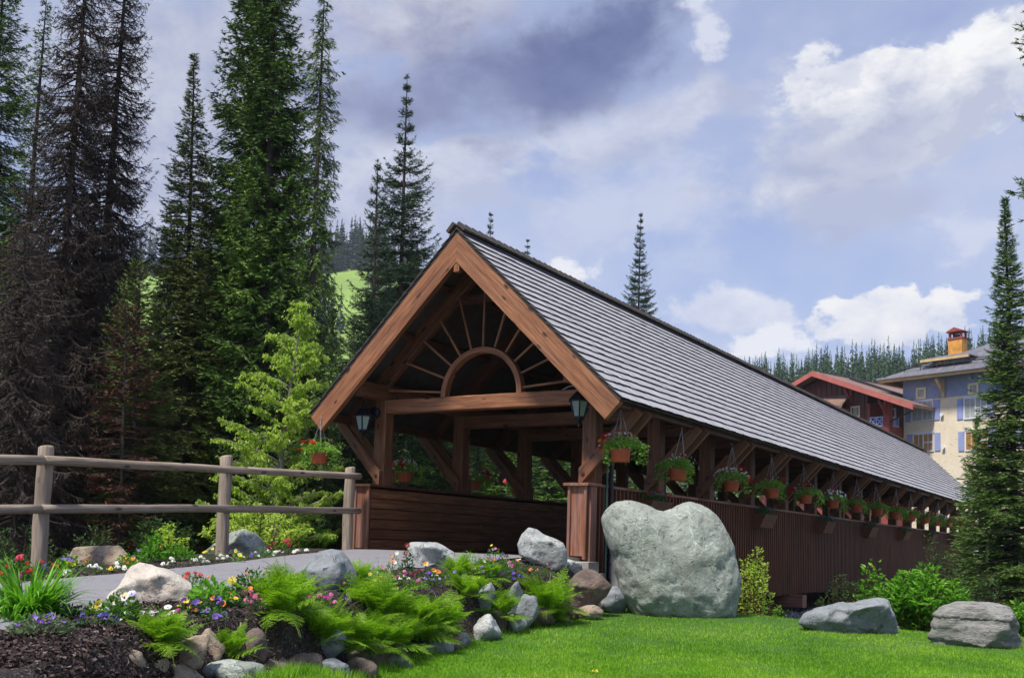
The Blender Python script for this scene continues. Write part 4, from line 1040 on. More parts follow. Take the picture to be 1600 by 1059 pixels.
PL = [ # name,label,px,py,d,h,w,leaf,blossoms,kind,size,nleaf,lsz
 ('geranium', 'crimson and pink geraniums behind the strap leaves at the left edge', 18, 912, 8.6, 42, 62, L_soft, [('crimson', None, 3), ('red', None, 2), ('magenta', None, 1)], 'cluster', .075, 240, .05),
 ('petunia', 'pale-leaved petunia with purple blooms in the mulch at lower left', 62, 1034, 6.0, 34, 100, L_grayg, [('purple', 'violet', 4), ('violet', None, 2)], 'petunia', .05, 260, .035),
 ('lobelia', 'small deep blue flower spray in the mulch right of the pale petunia', 122, 1018, 6.3, 28, 26, L_deep, [('blue', None, 7)], 'pansy', .018, 60, .02),
 ('phlox', 'pink star flowers by the strap leaves on the path edge', 108, 966, 7.0, 22, 66, L_soft, [('pink', None, 2), ('magenta', None, 1)], 'daisy', .06, 160, .03),
 ('snapdragon', 'thin green stem with a single pale bud against the path', 100, 945, 7.2, 52, 26, L_soft, [('cream', None, 1)], 'tulip', .03, 60, .022),
 ('pansy', 'cream pansies with one dark red bloom left of the white boulder', 152, 965, 6.95, 30, 36, L_soft, [('cream', 'yellow', 4), ('wine', 'darkred', 1)], 'pansy', .045, 150, .03),
 ('pansy', 'lavender and white pansies at the foot of the white boulder', 186, 992, 6.75, 46, 62, L_soft, [('lavender', 'white', 2), ('white', 'cream', 2), ('magenta', None, 1)], 'pansy', .055, 300, .038),
 ('pansy', 'row of pure white pansies before the white boulder', 250, 972, 7.0, 20, 60, L_soft, [('white', None, 7)], 'pansy', .05, 120, .03),
 ('pansy', 'yellow pansies with dark purple faces right of the white boulder', 292, 966, 7.3, 24, 44, L_deep, [('yellow', 'wine', 3), ('purple', 'blue', 4), ('orange', 'wine', 1)], 'pansy', .05, 130, .03),
 ('pansy', 'orange and purple pansies below the lime-leaved geranium', 328, 964, 7.6, 26, 44, L_deep, [('orange', 'rust', 2), ('purple', 'blue', 4), ('yellow', 'wine', 1)], 'pansy', .05, 130, .03),
 ('pansy', 'single magenta bloom above the lowest fern', 240, 990, 7.0, 16, 18, L_soft, [('magenta', None, 1)], 'pansy', .045, 30, .025),
 ('geranium', 'lime-leaved geranium with small red buds right of the white boulder', 330, 940, 7.9, 34, 62, L_lime, [('red', None, 1)], 'cluster', .03, 150, .06),
 ('poppy_plant', 'thin stemmed plant with tiny red flowers against the path', 326, 918, 8.1, 32, 20, L_lime, [('red', 'orange', 3)], 'pansy', .03, 20, .03),
 ('marigold', 'bushy dark green plant with an orange bloom left of the scooped boulder', 392, 935, 8.4, 48, 62, L_deep, [('orange', 'rust', 2)], 'petunia', .05, 420, .035),
 ('daisy_plant', 'tall yellow daisy standing against the path', 366, 905, 8.3, 24, 14, L_soft, [('yellow', 'cream', 1)], 'daisy', .07, 20, .03),
 ('phlox', 'pink and magenta phlox over dark mulch in the middle of the bed', 384, 952, 8.1, 24, 46, L_grayg, [('pink', None, 3), ('magenta', None, 3)], 'cluster', .045, 140, .025),
 ('pansy', 'rust red pansies beside the cream blooms', 436, 925, 8.7, 26, 26, L_soft, [('rust', 'darkred', 3)], 'pansy', .045, 80, .03),
 ('primrose', 'cream white open blooms left of the tall fern', 430, 940, 8.5, 22, 36, L_soft, [('cream', 'yellow', 4)], 'petunia', .055, 130, .03),
 ('artemisia', 'silvery feathery foliage left of the tall fern', 425, 962, 8.3, 34, 34, L_grayg, [], 'pansy', .03, 260, .02),
 ('pansy', 'violet and pink pansies before the scooped boulder', 468, 930, 9.4, 34, 40, L_soft, [('violet', 'lavender', 2), ('pink', None, 1), ('blue', None, 2)], 'pansy', .045, 120, .03),
 ('phlox', 'magenta and pink phlox below the scooped boulder', 508, 950, 9.3, 24, 36, L_soft, [('magenta', 'pink', 3), ('pink', None, 2)], 'cluster', .045, 110, .028),
 ('viola', 'small purple violas in dark mulch below the scooped boulder', 524, 950, 9.7, 20, 40, L_deep, [('purple', 'blue', 6)], 'pansy', .03, 80, .02),
 ('snapdragon', 'yellow snapdragon blooms left of the big fern mass', 538, 935, 10.2, 30, 26, L_soft, [('yellow', None, 5)], 'tulip', .05, 80, .03),
 ('pansy', 'lavender and purple pansies behind the big fern mass', 595, 905, 11.3, 24, 40, L_lime, [('violet', 'purple', 3), ('lavender', 'white', 2), ('pink', None, 2)], 'pansy', .05, 140, .03),
 ('lily', 'tall dark red lily left of the flat pale rock', 636, 898, 11.8, 46, 20, L_deep, [('darkred', 'red', 3)], 'daisy', .075, 120, .035),
 ('marigold', 'orange and white blooms behind the big fern mass', 615, 898, 11.6, 34, 24, L_soft, [('orange', 'yellow', 2), ('white', None, 2)], 'petunia', .045, 80, .03),
 ('pansy', 'yellow and dark red pansies in front of the flat pale rock', 664, 906, 11.8, 24, 40, L_deep, [('yellow', 'orange', 2), ('darkred', 'wine', 2), ('white', 'lavender', 1)], 'pansy', .06, 130, .03),
 ('marigold', 'round orange marigold in front of the flat pale rock', 692, 906, 12.0, 24, 20, L_soft, [('orange', 'yellow', 1)], 'petunia', .075, 60, .03),
 ('viola', 'cluster of violet and white violas below the flat pale rock', 674, 922, 11.6, 24, 34, L_soft, [('violet', 'lavender', 5), ('purple', None, 3), ('white', None, 2)], 'pansy', .04, 110, .028),
 ('phlox', 'pink phlox above the left of the fern mass', 630, 912, 11.2, 20, 24, L_soft, [('magenta', 'pink', 3), ('pink', None, 1)], 'cluster', .045, 60, .028),
 ('buttercup', 'yellow buttercups over the right end of the fern mass', 700, 955, 10.7, 18, 26, L_fern, [('yellow', None, 6)], 'petunia', .028, 60, .025),
 ('mixed_flower_bush', 'taller flowering bush left of the angular pale block', 775, 905, 13.0, 50, 56, L_soft, [('magenta', 'pink', 4), ('yellow', None, 1), ('purple', None, 3), ('white', None, 2)], 'pansy', .045, 420, .035),
 ('pansy', 'yellow and white pansies just left of the angular pale block', 803, 890, 13.4, 22, 34, L_soft, [('yellow', 'cream', 2), ('white', None, 2), ('pink', None, 2)], 'pansy', .06, 160, .03),
 ('marigold', 'orange marigold against the angular pale block', 828, 892, 13.5, 22, 20, L_deep, [('orange', 'yellow', 1)], 'petunia', .07, 80, .03),
 ('viola', 'dark purple and blue violas on the mulch below the angular block', 792, 908, 12.9, 18, 60, L_deep, [('purple', 'blue', 8), ('blue', None, 3)], 'pansy', .045, 160, .025),
 ('viola', 'purple and pink violas at the top of the narrow upright stone', 752, 905, 12.6, 22, 44, L_soft, [('purple', 'violet', 4), ('pink', None, 3)], 'pansy', .045, 160, .028),
 ('shrub', 'small lime green shrub on the bed edge before the entrance', 733, 905, 12.9, 40, 34, L_lime, [], 'pansy', .04, 220, .03),
 # border behind the path
 ('tulip', 'yellow tulip with strap leaves beside the left fence post', 97, 896, 11.2, 26, 20, L_lily, [('yellow', None, 1)], 'tulip', .09, 60, .04),
 ('iris', 'violet irises beside the yellow tulip', 108, 893, 11.4, 34, 26, L_lily, [('violet', 'purple', 2), ('yellow', None, 2)], 'petunia', .07, 90, .045),
 ('poppy_plant', 'orange flowers on thin stems before the low brown rock', 138, 893, 11.8, 28, 22, L_soft, [('orange', None, 2)], 'pansy', .05, 60, .03),
 ('pansy', 'yellow and wine pansies before the low brown rock', 163, 895, 11.6, 16, 24, L_soft, [('yellow', 'wine', 2)], 'pansy', .07, 60, .03),
 ('alyssum', 'white alyssum mound in front of the low brown rock', 145, 899, 11.4, 14, 28, L_grayg, [('white', None, 6)], 'cluster', .055, 90, .025),
 ('alyssum', 'white alyssum mound right of the low brown rock', 182, 895, 11.8, 14, 32, L_grayg, [('white', None, 7)], 'cluster', .055, 90, .025),
 ('alyssum', 'pale alyssum mound by the foot of the left fence post', 100, 905, 10.8, 16, 24, L_lime, [('white', 'cream', 4)], 'cluster', .05, 90, .03),
 ('daffodil', 'yellow flowers right of the low brown rock', 196, 886, 12.4, 22, 34, L_lily, [('yellow', None, 6)], 'petunia', .05, 110, .04),
 ('iris', 'blue violet flowers above the yellow flowers behind the path', 218, 880, 12.9, 20, 24, L_lily, [('violet', 'blue', 3)], 'petunia', .06, 80, .04),
 ('alyssum', 'white alyssum mound behind the white boulder', 266, 890, 12.6, 14, 24, L_grayg, [('white', None, 6)], 'cluster', .055, 80, .025),
 ('alyssum', 'white alyssum mound on the path edge left of the middle fence post', 308, 886, 13.1, 14, 34, L_grayg, [('white', None, 7)], 'cluster', .055, 100, .025),
 ('alyssum', 'white alyssum mound at the foot of the middle fence post', 350, 882, 13.7, 12, 26, L_grayg, [('white', None, 6)], 'cluster', .055, 80, .025),
 ('viola', 'purple violas in front of the grey green boulder', 392, 876, 14.1, 14, 34, L_soft, [('purple', 'violet', 4), ('white', None, 3)], 'pansy', .045, 90, .025),
 ('alyssum', 'white alyssum mound right of the grey green boulder', 436, 872, 14.9, 10, 24, L_grayg, [('white', None, 6)], 'cluster', .055, 70, .025),
 ('alyssum', 'white alyssum mound behind the scooped boulder by the path', 472, 871, 15.6, 12, 30, L_grayg, [('white', None, 7)], 'cluster', .06, 80, .025),
 ('rose', 'bright red roses right of the grey green boulder', 438, 872, 15.8, 26, 44, L_soft, [('crimson', None, 7)], 'cluster', .075, 160, .04),
 ('pansy', 'yellow pansies on stems right of the middle fence post', 372, 880, 13.2, 22, 20, L_lime, [('yellow', 'cream', 3)], 'pansy', .055, 60, .03),
 ('viola', 'purple violas at the foot of the left fence post', 64, 905, 10.9, 20, 24, L_deep, [('purple', 'blue', 4)], 'pansy', .05, 60, .03),
 ('peony', 'leafy green perennial clump behind the white boulder', 236, 888, 13.4, 50, 44, L_lily, [('orange', None, 1)], 'petunia', .05, 260, .07),
 ('peony', 'low leafy perennial clump left of the middle fence post', 275, 884, 13.8, 30, 60, L_lily, [('violet', None, 1)], 'petunia', .04, 260, .06),
 ('dandelion', 'pair of small yellow flowers in the lawn near the bottom', 928, 1052, 9.3, 6, 12, L_fern, [('yellow', None, 2)], 'cluster', .03, 16, .02),
]
for i, (px, py, d, w, lf, cl, cn) in enumerate([
   (205, 1000, 6.7, 50, L_soft, 'white', 'white violas'), (330, 985, 7.3, 46, L_soft, 'violet', 'violet violas'), (275, 1000, 6.95, 40, L_grayg, 'magenta', 'magenta phlox'), (360, 970, 7.9, 40, L_deep, 'yellow', 'yellow violas'),
   (395, 985, 8.0, 44, L_grayg, 'pink', 'pink phlox'), (455, 950, 8.9, 40, L_soft, 'cream', 'cream pansies'), (560, 945, 10.3, 40, L_soft, 'purple', 'purple violas'), (625, 925, 11.2, 44, L_soft, 'white', 'white alyssum'),
   (650, 935, 11.2, 40, L_lime, 'pink', 'pink phlox'), (715, 915, 12.2, 40, L_soft, 'violet', 'violet pansies'), (745, 925, 12.2, 40, L_lime, 'yellow', 'yellow pansies'), (790, 925, 12.5, 44, L_soft, 'white', 'white violas'),
   (820, 915, 13.0, 44, L_deep, 'purple', 'purple violas'), (765, 890, 13.2, 36, L_lime, 'orange', 'orange marigolds'), (300, 905, 8.9, 40, L_soft, 'red', 'red geraniums'), (420, 905, 9.6, 40, L_soft, 'lavender', 'lavender pansies'),
   (585, 918, 10.9, 44, L_lime, 'yellow', 'yellow marigolds'), (160, 1010, 6.5, 44, L_grayg, 'blue', 'blue lobelias'), (490, 965, 9.3, 40, L_soft, 'magenta', 'magenta phlox'),
   (850, 900, 13.8, 40, L_soft, 'pink', 'pink phlox'), (60, 955, 7.4, 50, L_soft, 'pink', 'pink phlox'), (200, 900, 12.2, 40, L_lily, 'orange', 'orange poppies'), (330, 884, 13.9, 40, L_soft, 'yellow', 'yellow pansies'), (410, 880, 14.5, 40, L_lime, 'white', 'white alyssum'), (60, 900, 11.6, 60, L_soft, 'red', 'red geraniums')]):
    nb_ = 'near the left fence post' if px < 230 and py < 905 else 'behind the white boulder' if py < 905 and px < 420 else 'at the lower left of the bed' if px < 250 else 'right of the white boulder' if px < 480 else 'around the big fern mass' if px < 700 else 'before the bridge entrance'
    PL.append((cn.split()[1].replace('ies', 'y').rstrip('s')+'_plant', f'low clump of {cn} {nb_}', px, py, d, 20, w, lf, [(cl, None, 5)], ('cluster' if 'phlox' in cn or 'alyssum' in cn or 'geran' in cn else 'pansy'), .042, 130, .028))
for i, q in enumerate(PL):
    plant(q[0], q[1], q[2], q[3], q[4], q[5], q[6], q[7], q[8], 200+i, kind=q[9], bs=q[10], nleaf=q[11], lsz=q[12], cat='flower', group='flowering plants in the beds')

# ------------------------------------------------------------ shrubs
def shrub(name, label, px, py, d, h, w, n_st, n_lf, lsz, mat_, seed, wilt=0, cat='shrub', dd=.8, group=None):
    rs = np.random.RandomState(seed); p = at(px, py, d); p[2] = min(p[2], gz(p[0], p[1])+.02) ; k = d/F; Hh = h*k+at(px, py, d)[2]-p[2]; R = w*k/2
    t = empty(name, p); tag(t, label, cat, group); m = MB(); s = MB(); pos = []; dv = []; tn = []
    for i in range(n_st):
        a = rs.uniform(0, 2*pi); q = sqrt(rs.rand()); top = np.array([R*q*cos(a), R*q*sin(a)*dd, Hh*(1-.42*q**2)*rs.uniform(.78, 1.05)])
        b = np.array([top[0]*.3, top[1]*.3, 0]); mid = (b+top)/2+np.array([top[0]*.12, top[1]*.12, .04]); s.tube([b, mid, top], [.008, .006, .003], 5, caps=False)
        for j in range(n_lf):
            u = 1-rs.rand()**1.7*.85; c = (b*(1-u)**2+2*mid*u*(1-u)+top*u*u)
            aa = rs.uniform(0, 2*pi); r_ = vnorm(np.array([cos(aa), sin(aa), rs.uniform(.1, .9)-wilt])); pos.append(c+r_*rs.uniform(0, lsz*.8)); dv.append(r_); tn.append(.2+.6*u)
    pos = np.array(pos); dv = np.array(dv); n = len(pos)
    leaves(m, pos, dv, lsz*rs.uniform(.7, 1.3, n), lsz*.48*rs.uniform(.8, 1.2, n), rs, tint=np.array(tn)*rs.uniform(.6, 1.1, n))
    s.build('stem', W_dark, t); m.build('foliage', mat_, t); return t
L_hyd = foliage('bright_shrub_leaf', [(.03, .11, .008), (.10, .27, .018), (.26, .50, .05)], .35)
L_sap = foliage('sapling_leaf', [(.16, .26, .03), (.38, .50, .08), (.60, .70, .20)], .45)
L_olive = foliage('dull_shrub_leaf', [(.012, .03, .008), (.03, .07, .015), (.07, .14, .03)], .2)
shrub('hydrangea', 'large bright green leafy bush between the two right-hand boulders', 1440, 1000, 14.3, 112, 130, 60, 42, .10, L_hyd, 5)
shrub('hydrangea', 'narrow upright bright green bush left of the large leafy bush', 1362, 965, 16.5, 84, 52, 22, 34, .09, L_hyd, 6)
shrub('shrub', 'bright low bush at the far right edge behind the layered rock', 1600, 1000, 14.0, 60, 60, 26, 34, .09, L_hyd, 7)
shrub('shrub', 'small-leaved light shrub standing right behind the heart boulder', 1176, 972, 16.6, 118, 66, 40, 46, .05, L_sap, 8)
shrub('shrub', 'dark low cover of shrubs under the bridge siding, left of the narrow bush', 1322, 945, 19.0, 46, 90, 40, 40, .06, L_olive, 9)
shrub('shrub', 'dark thin-stemmed shrub in front of the far bridge siding', 1460, 930, 21.0, 90, 90, 34, 30, .07, L_olive, 10)
shrub('shrub', 'dark shrub at the foot of the tall spruce on the right', 1540, 960, 17.5, 60, 120, 34, 36, .07, L_olive, 11)
shrub('shrub', 'low weedy bush on the creek bank under the bridge', 1200, 965, 18.5, 26, 90, 34, 30, .05, L_hyd, 12)
for i, (px, py, d, h, w, m_, lb) in enumerate([
   (255, 880, 17, 70, 120, L_olive, 'dark bush behind the fence left of the sapling'), (30, 880, 15, 60, 160, L_olive, 'dark undergrowth behind the left fence post'),
   (150, 870, 18, 50, 140, L_olive, 'dark undergrowth behind the low flat brown rock'), (480, 866, 20, 44, 90, L_hyd, 'green bush at the foot of the sapling right side'),
   (520, 862, 21, 60, 60, L_olive, 'dark bush beside the left end of the bridge wall')]):
    shrub('shrub', lb, px, py, d, h, w, 40, 40, .07, m_, 30+i)

# ------------------------------------------------------------ hanging baskets and flower boxes
def basket(label, x, y, z, seed, cols, leaf, tilt=0.0, n=1000, hk=.62):
    rs = np.random.RandomState(seed)
    t = empty('hanging_basket', (x, y, z), rs.uniform(0, 6)); t.rotation_euler[0] = rs.normal(0, .04); tag(t, label, 'hanging basket', 'hanging flower baskets along the eaves')
    m = MB(); m.lathe([(.115, -.20), (.125, -.195), (.155, -.03), (.17, -.03), (.172, .0), (.155, .0), (.145, -.02)], 20); m.build('pot', M_terra, t, smooth=False)
    m = MB()
    for k in range(4):
        a = pi/4+k*pi/2; m.tube([(.165*cos(a), .165*sin(a), 0), (.004*cos(a), .004*sin(a), hk-.06)], .0035, 5)
    m.tube([(0, 0, hk-.07), (0, 0, hk-.01), (.02, 0, hk+.02), (.03, 0, hk), (.02, 0, hk-.02)], .005, 6); m.build('hanger', M_wire, t)
    m = MB(); a = rs.uniform(0, 2*pi, n); q = np.sqrt(rs.rand(n))
    R = .285; asym = 1+.25*np.cos(a-rs.uniform(0, 6))
    trail = rs.rand(n) < .38
    zz = np.where(trail, .07-rs.rand(n)**1.5*.30, .20*(1-q*q*.8)*rs.uniform(.3, 1.1, n))
    rr = np.where(trail, R*rs.uniform(.75, 1.15, n), R*q)*asym
    # keep the camera side thin enough that the pot shows
    pos = np.stack([rr*np.cos(a), rr*np.sin(a), zz], 1)
    front = (np.abs(np.angle(np.exp(1j*(a+t.rotation_euler[2]-atan2(CY-y, CX-x))))) < .55) & (zz < -.03); pos = pos[~front]; a = a[~front]; k = len(pos)
    dv = np.stack([np.cos(a), np.sin(a), rs.uniform(-.8, .9, k)], 1)+rs.normal(0, .4, (k, 3))
    leaves(m, pos, dv, rs.uniform(.03, .065, k), rs.uniform(.02, .036, k), rs, tint=rs.rand(k)*.6+.3*(pos[:, 2]+.2)/.35)
    m.build('foliage', leaf, t)
    for (c, c2, cnt, kind, sz) in cols:
        for _ in range(int(cnt*1.5+.5)):
            sz_ = sz; a_ = rs.uniform(0, 2*pi); e_ = rs.uniform(-.1, 1.3)
            rr_ = .345; p_ = (rr_*cos(a_)*cos(e_), rr_*sin(a_)*cos(e_), .04+.22*sin(e_))
            blossom(t, kind, c, p_, sz*1.45*rs.uniform(.8, 1.2), (cos(a_)*.8+(CX-x)*.05, sin(a_)*.8+(CY-y)*.05, .5+.3*rs.rand()), rs, c2)
    return t
L_bas = foliage('basket_leaf', [(.06, .15, .02), (.19, .38, .05), (.38, .58, .13)], .35)
SETS = [
 [('white', None, 16, 'daisy', .032), ('red', None, 2, 'cluster', .1), ('magenta', None, 2, 'petunia', .05), ('orange', None, 5, 'petunia', .045)],
 [('white', None, 18, 'petunia', .026), ('red', None, 1, 'cluster', .08)],
 [('white', 'cream', 38, 'petunia', .04), ('red', None, 3, 'cluster', .1)],
 [('red', None, 3, 'cluster', .09), ('white', None, 5, 'petunia', .03)],
 [('red', None, 7, 'cluster', .085), ('white', None, 14, 'petunia', .036), ('blue', 'violet', 2, 'petunia', .05)],
 [('white', None, 30, 'petunia', .042), ('red', None, 2, 'cluster', .09), ('violet', None, 3, 'petunia', .04)],
 [('red', None, 5, 'cluster', .1), ('pink', None, 2, 'petunia', .05), ('white', None, 5, 'petunia', .03)],
]
ORD = ['second', 'third', 'fourth', 'fifth', 'sixth', 'seventh', 'eighth', 'ninth', 'tenth', 'eleventh', 'twelfth', 'thirteenth', 'fourteenth', 'fifteenth']
X0 = 2.78
y_ = [0.58, 2.85]+[.58+2.47*k-.05 for k in range(2, 15)]
for k, yy in enumerate(y_):
    zp = 1.665 if k == 0 else (1.53 if k == 1 else 1.50+.0*k)
    lab = ('nearest terracotta hanging basket on the right eave, with white daisies and orange blooms' if k == 0
           else f'{ORD[k-1]} hanging basket from the gable along the right eave of the bridge')
    basket(lab, X0, yy, zp, 300+k, SETS[k if k < 7 else 2+(k*3) % 5], L_bas, hk=.66 if k == 0 else .72)
for k, yy in enumerate([-.02, 2.45, 4.9, 6.7, 9.9]):
    basket(('terracotta basket with red geranium hanging at the left eave over the fence rail' if k == 0 else f'{ORD[k-1]} hanging basket along the left eave, seen through the bridge'),
           -2.78, yy, 1.66 if k == 0 else 1.5, 340+k, SETS[3 if k == 0 else (k*2) % 7], L_bas, hk=.62)
for k, y0 in enumerate([2.1]+[3.0+4.94*j for j in range(1, 7)]):
    t = empty('flower_box', (WO+.05, y0, .68))
    tag(t, ('wooden flower box with red and purple blooms on the siding behind the heart boulder' if k == 0 else f'{ORD[k-1]} wooden flower box from the entrance, hung on the outer bridge siding'), 'flower box', 'flower boxes on the bridge siding')
    m = MB(); a, c = .20, .32
    v = [(0, 0, 0), (a, 0, 0), (a, .85, 0), (0, .85, 0), (0, 0, .28), (c, 0, .28), (c, .85, .28), (0, .85, .28)]
    m.hexa(v); m.build('box', W_side, t)
    rs = np.random.RandomState(60+k); m = MB(); n = 260
    pos = np.stack([rs.uniform(.03, .3, n), rs.uniform(.03, .82, n), .28+rs.rand(n)*.16], 1); dv = rs.normal(0, .5, (n, 3))+np.array([.1, 0, .7])
    leaves(m, pos, dv, .045, .025, rs, tint=rs.rand(n)*.6); m.build('foliage', L_deep, t)
    for (c_, cnt, kd, sz) in ((('red', 5, 'cluster', .07), ('purple', 10, 'pansy', .045), ('orange', 3, 'petunia', .04)) if k == 0 else (('purple', 10, 'pansy', .045), ('blue', 5, 'pansy', .04), ('red', 1, 'cluster', .06))):
        for _ in range(cnt): blossom(t, kd, c_, (rs.uniform(.1, .33), rs.uniform(.03, .82), .36+rs.rand()*.1), sz, (.5, -.4, .8), rs)

# ------------------------------------------------------------ turf blades
rs = np.random.RandomState(77)
def grass(n, seed, hmin, hmax, name, lab, region, mat_):
    rs = np.random.RandomState(seed); d = 1/np.sqrt(rs.uniform(1/16.5**2, 1/6.2**2, n)); px = rs.uniform(120, 1720, n)
    s = (px-800)/F*d
    x = CX+_r0[0]*s-sin(YAW)*d/cos(PITCH); y = CY+_r0[1]*s+cos(YAW)*d/cos(PITCH)
    k = region(x, y); x, y = x[k], y[k]; n = len(x); z = G(x, y)-.012
    h = rs.uniform(hmin, hmax, n); a = rs.uniform(0, 2*pi, n); w = rs.uniform(.004, .007, n)*1.2
    b = np.stack([x, y, z], 1); sd_ = np.stack([np.cos(a), np.sin(a), np.zeros(n)], 1)*w[:, None]
    lean = np.stack([rs.normal(0, .35, n), rs.normal(0, .35, n), np.ones(n)], 1)
    m = MB(); m.tris(b-sd_/2, b+sd_/2, b+lean*h[:, None], t=rs.rand(n)*.5)
    o = m.build(name, mat_); tag(o, lab, 'grass', kind='stuff')
def turf_blade_mat():
    m, nt, b, out = _new('turf_blade')
    isl = nt.nodes.new('ShaderNodeNewGeometry').outputs['Random Per Island']; v = _vec(nt, 'obj', (1, 1, 1))
    n1 = _noise(nt, v, .9, 4, .6); n2 = _noise(nt, v, 7, 3)
    f = _math(nt, 'ADD', _math(nt, 'MULTIPLY', isl, .45), _math(nt, 'MULTIPLY', n1, 1.15)); f = _math(nt, 'ADD', f, _math(nt, 'MULTIPLY', n2, .35)); f = _math(nt, 'SUBTRACT', f, .28)
    c = _ramp(nt, f, [(.055, .16, .006), (.13, .33, .008), (.21, .45, .015), (.34, .54, .05)], [.3, .55, .8, 1.0])
    nt.links.new(c, b.inputs['Base Color']); b.inputs['Roughness'].default_value = .55; b.inputs['Specular IOR Level'].default_value = .3
    t = nt.nodes.new('ShaderNodeBsdfTranslucent'); nt.links.new(c, t.inputs[0]); mx = nt.nodes.new('ShaderNodeMixShader'); mx.inputs[0].default_value = .3
    nt.links.new(b.outputs[0], mx.inputs[1]); nt.links.new(t.outputs[0], mx.inputs[2]); nt.links.new(mx.outputs[0], out.inputs[0]); return m
M_blade = turf_blade_mat()
onlawn = lambda x, y: (x > np.interp(y, WY, WX)-.06) & (depth_xy(x, y) < crest_d(x, y)+.3) & (x > 2.42)
grass(800000, 1, .016, .031, 'grass', 'short bright green mown grass of the lawn', onlawn, M_blade)
edge = lambda x, y: (np.abs(x-np.interp(y, WY, WX)-.03) < .10) & (y < .2)
grass(160000, 2, .05, .12, 'grass', 'longer unmown grass along the foot of the edging stones', edge, M_blade)
# bark chips
rs = np.random.RandomState(9); n = 60000
d = 1/np.sqrt(rs.uniform(1/16.**2, 1/5.0**2, n)); px = rs.uniform(-80, 960, n); s = (px-800)/F*d
x = CX+_r0[0]*s-sin(YAW)*d; y = CY+_r0[1]*s+cos(YAW)*d
k = ((x > np.interp(y, EY, EX)+.02) & (x < np.interp(y, WY, WX)-.02) & (y < .3)) | ((x < np.interp(y, EY, LX)-.02) & (x > np.interp(y, EY, LX)-1.6) & (y < .2)); x, y = x[k], y[k]; n = len(x)
b = np.stack([x, y, G(x, y)+rs.uniform(0, .018, n)], 1); a = vnorm(rs.normal(size=(n, 3))*np.array([1, 1, .45])); c = vnorm(np.cross(a, rs.normal(size=(n, 3))))
l = rs.uniform(.006, .022, n)[:, None]; w = l*.35
m = MB(); m.quads(b-a*l-c*w, b+a*l-c*w, b+a*l+c*w, b-a*l+c*w, t=rs.rand(n))
m_, nt, bb, _o = _new('bark_chip'); isl = nt.nodes.new('ShaderNodeNewGeometry').outputs['Random Per Island']
nt.links.new(_ramp(nt, isl, [(.012, .008, .008), (.04, .024, .02), (.075, .045, .04), (.26, .21, .2)], [0, .5, .85, 1]), bb.inputs['Base Color']); bb.inputs['Roughness'].default_value = .9
tag(m.build('bark_mulch', m_), 'dark bark mulch chips covering the flower beds', 'mulch', kind='stuff')
# gravel on the creek bank
rs = np.random.RandomState(19); n = 9000
d = rs.uniform(16, 34, n); px = rs.uniform(1100, 1480, n); s = (px-800)/F*d
x = CX+_r0[0]*s-sin(YAW)*d; y = CY+_r0[1]*s+cos(YAW)*d; z = G(x, y)-.05
Rk = rs.uniform(.04, .16, n); m = MB()
oct_ = np.array([(1, 0, 0), (0, 1, 0), (-1, 0, 0), (0, -1, 0), (0, 0, .8), (0, 0, -.8)])
V = (oct_[None]*rs.uniform(.6, 1.2, (n, 6, 1)))*Rk[:, None, None]+np.stack([x, y, z], 1)[:, None]
fc = np.array([(0, 1, 4), (1, 2, 4), (2, 3, 4), (3, 0, 4), (1, 0, 5), (2, 1, 5), (3, 2, 5), (0, 3, 5)])
m.add(V.reshape(-1, 3), (np.arange(n)[:, None, None]*6+fc[None]).reshape(-1, 3))
tag(m.build('gravel', S_grey), 'grey gravel and cobbles on the creek bank under the bridge', 'gravel', kind='stuff')


# ------------------------------------------------------------ conifers
def needles_mat(name, cols, **k): return foliage(name, cols, trans=0, rough=.6, **k)
N_green = needles_mat('spruce_needles', [(.010, .026, .006), (.036, .085, .012), (.10, .20, .024), (.21, .34, .045)], nsc=.7)
N_olive = needles_mat('olive_needles', [(.012, .022, .005), (.04, .062, .010), (.10, .14, .018), (.18, .23, .035)], nsc=.7)
N_blue = needles_mat('blue_green_needles', [(.008, .022, .010), (.026, .06, .026), (.065, .13, .055), (.14, .23, .10)], nsc=.7)
N_dead = needles_mat('dead_needles', [(.013, .010, .007), (.030, .021, .015), (.058, .038, .026), (.10, .062, .042)], nsc=.7)
N_rust = needles_mat('rusty_needles', [(.02, .008, .004), (.06, .02, .009), (.13, .045, .018)], nsc=.9)
N_fresh = needles_mat('fresh_needles', [(.02, .05, .01), (.06, .14, .02), (.14, .27, .04), (.24, .38, .07)], nsc=.8)
W_bark = wood('conifer_bark', [(.022, .017, .015), (.06, .047, .042), (.11, .09, .08)], rough=.9, knots=False, gs=(6, 14, 14))
W_pale = wood('sapling_bark', [(.12, .11, .09), (.24, .22, .19), (.36, .34, .30)], rough=.8, knots=False)

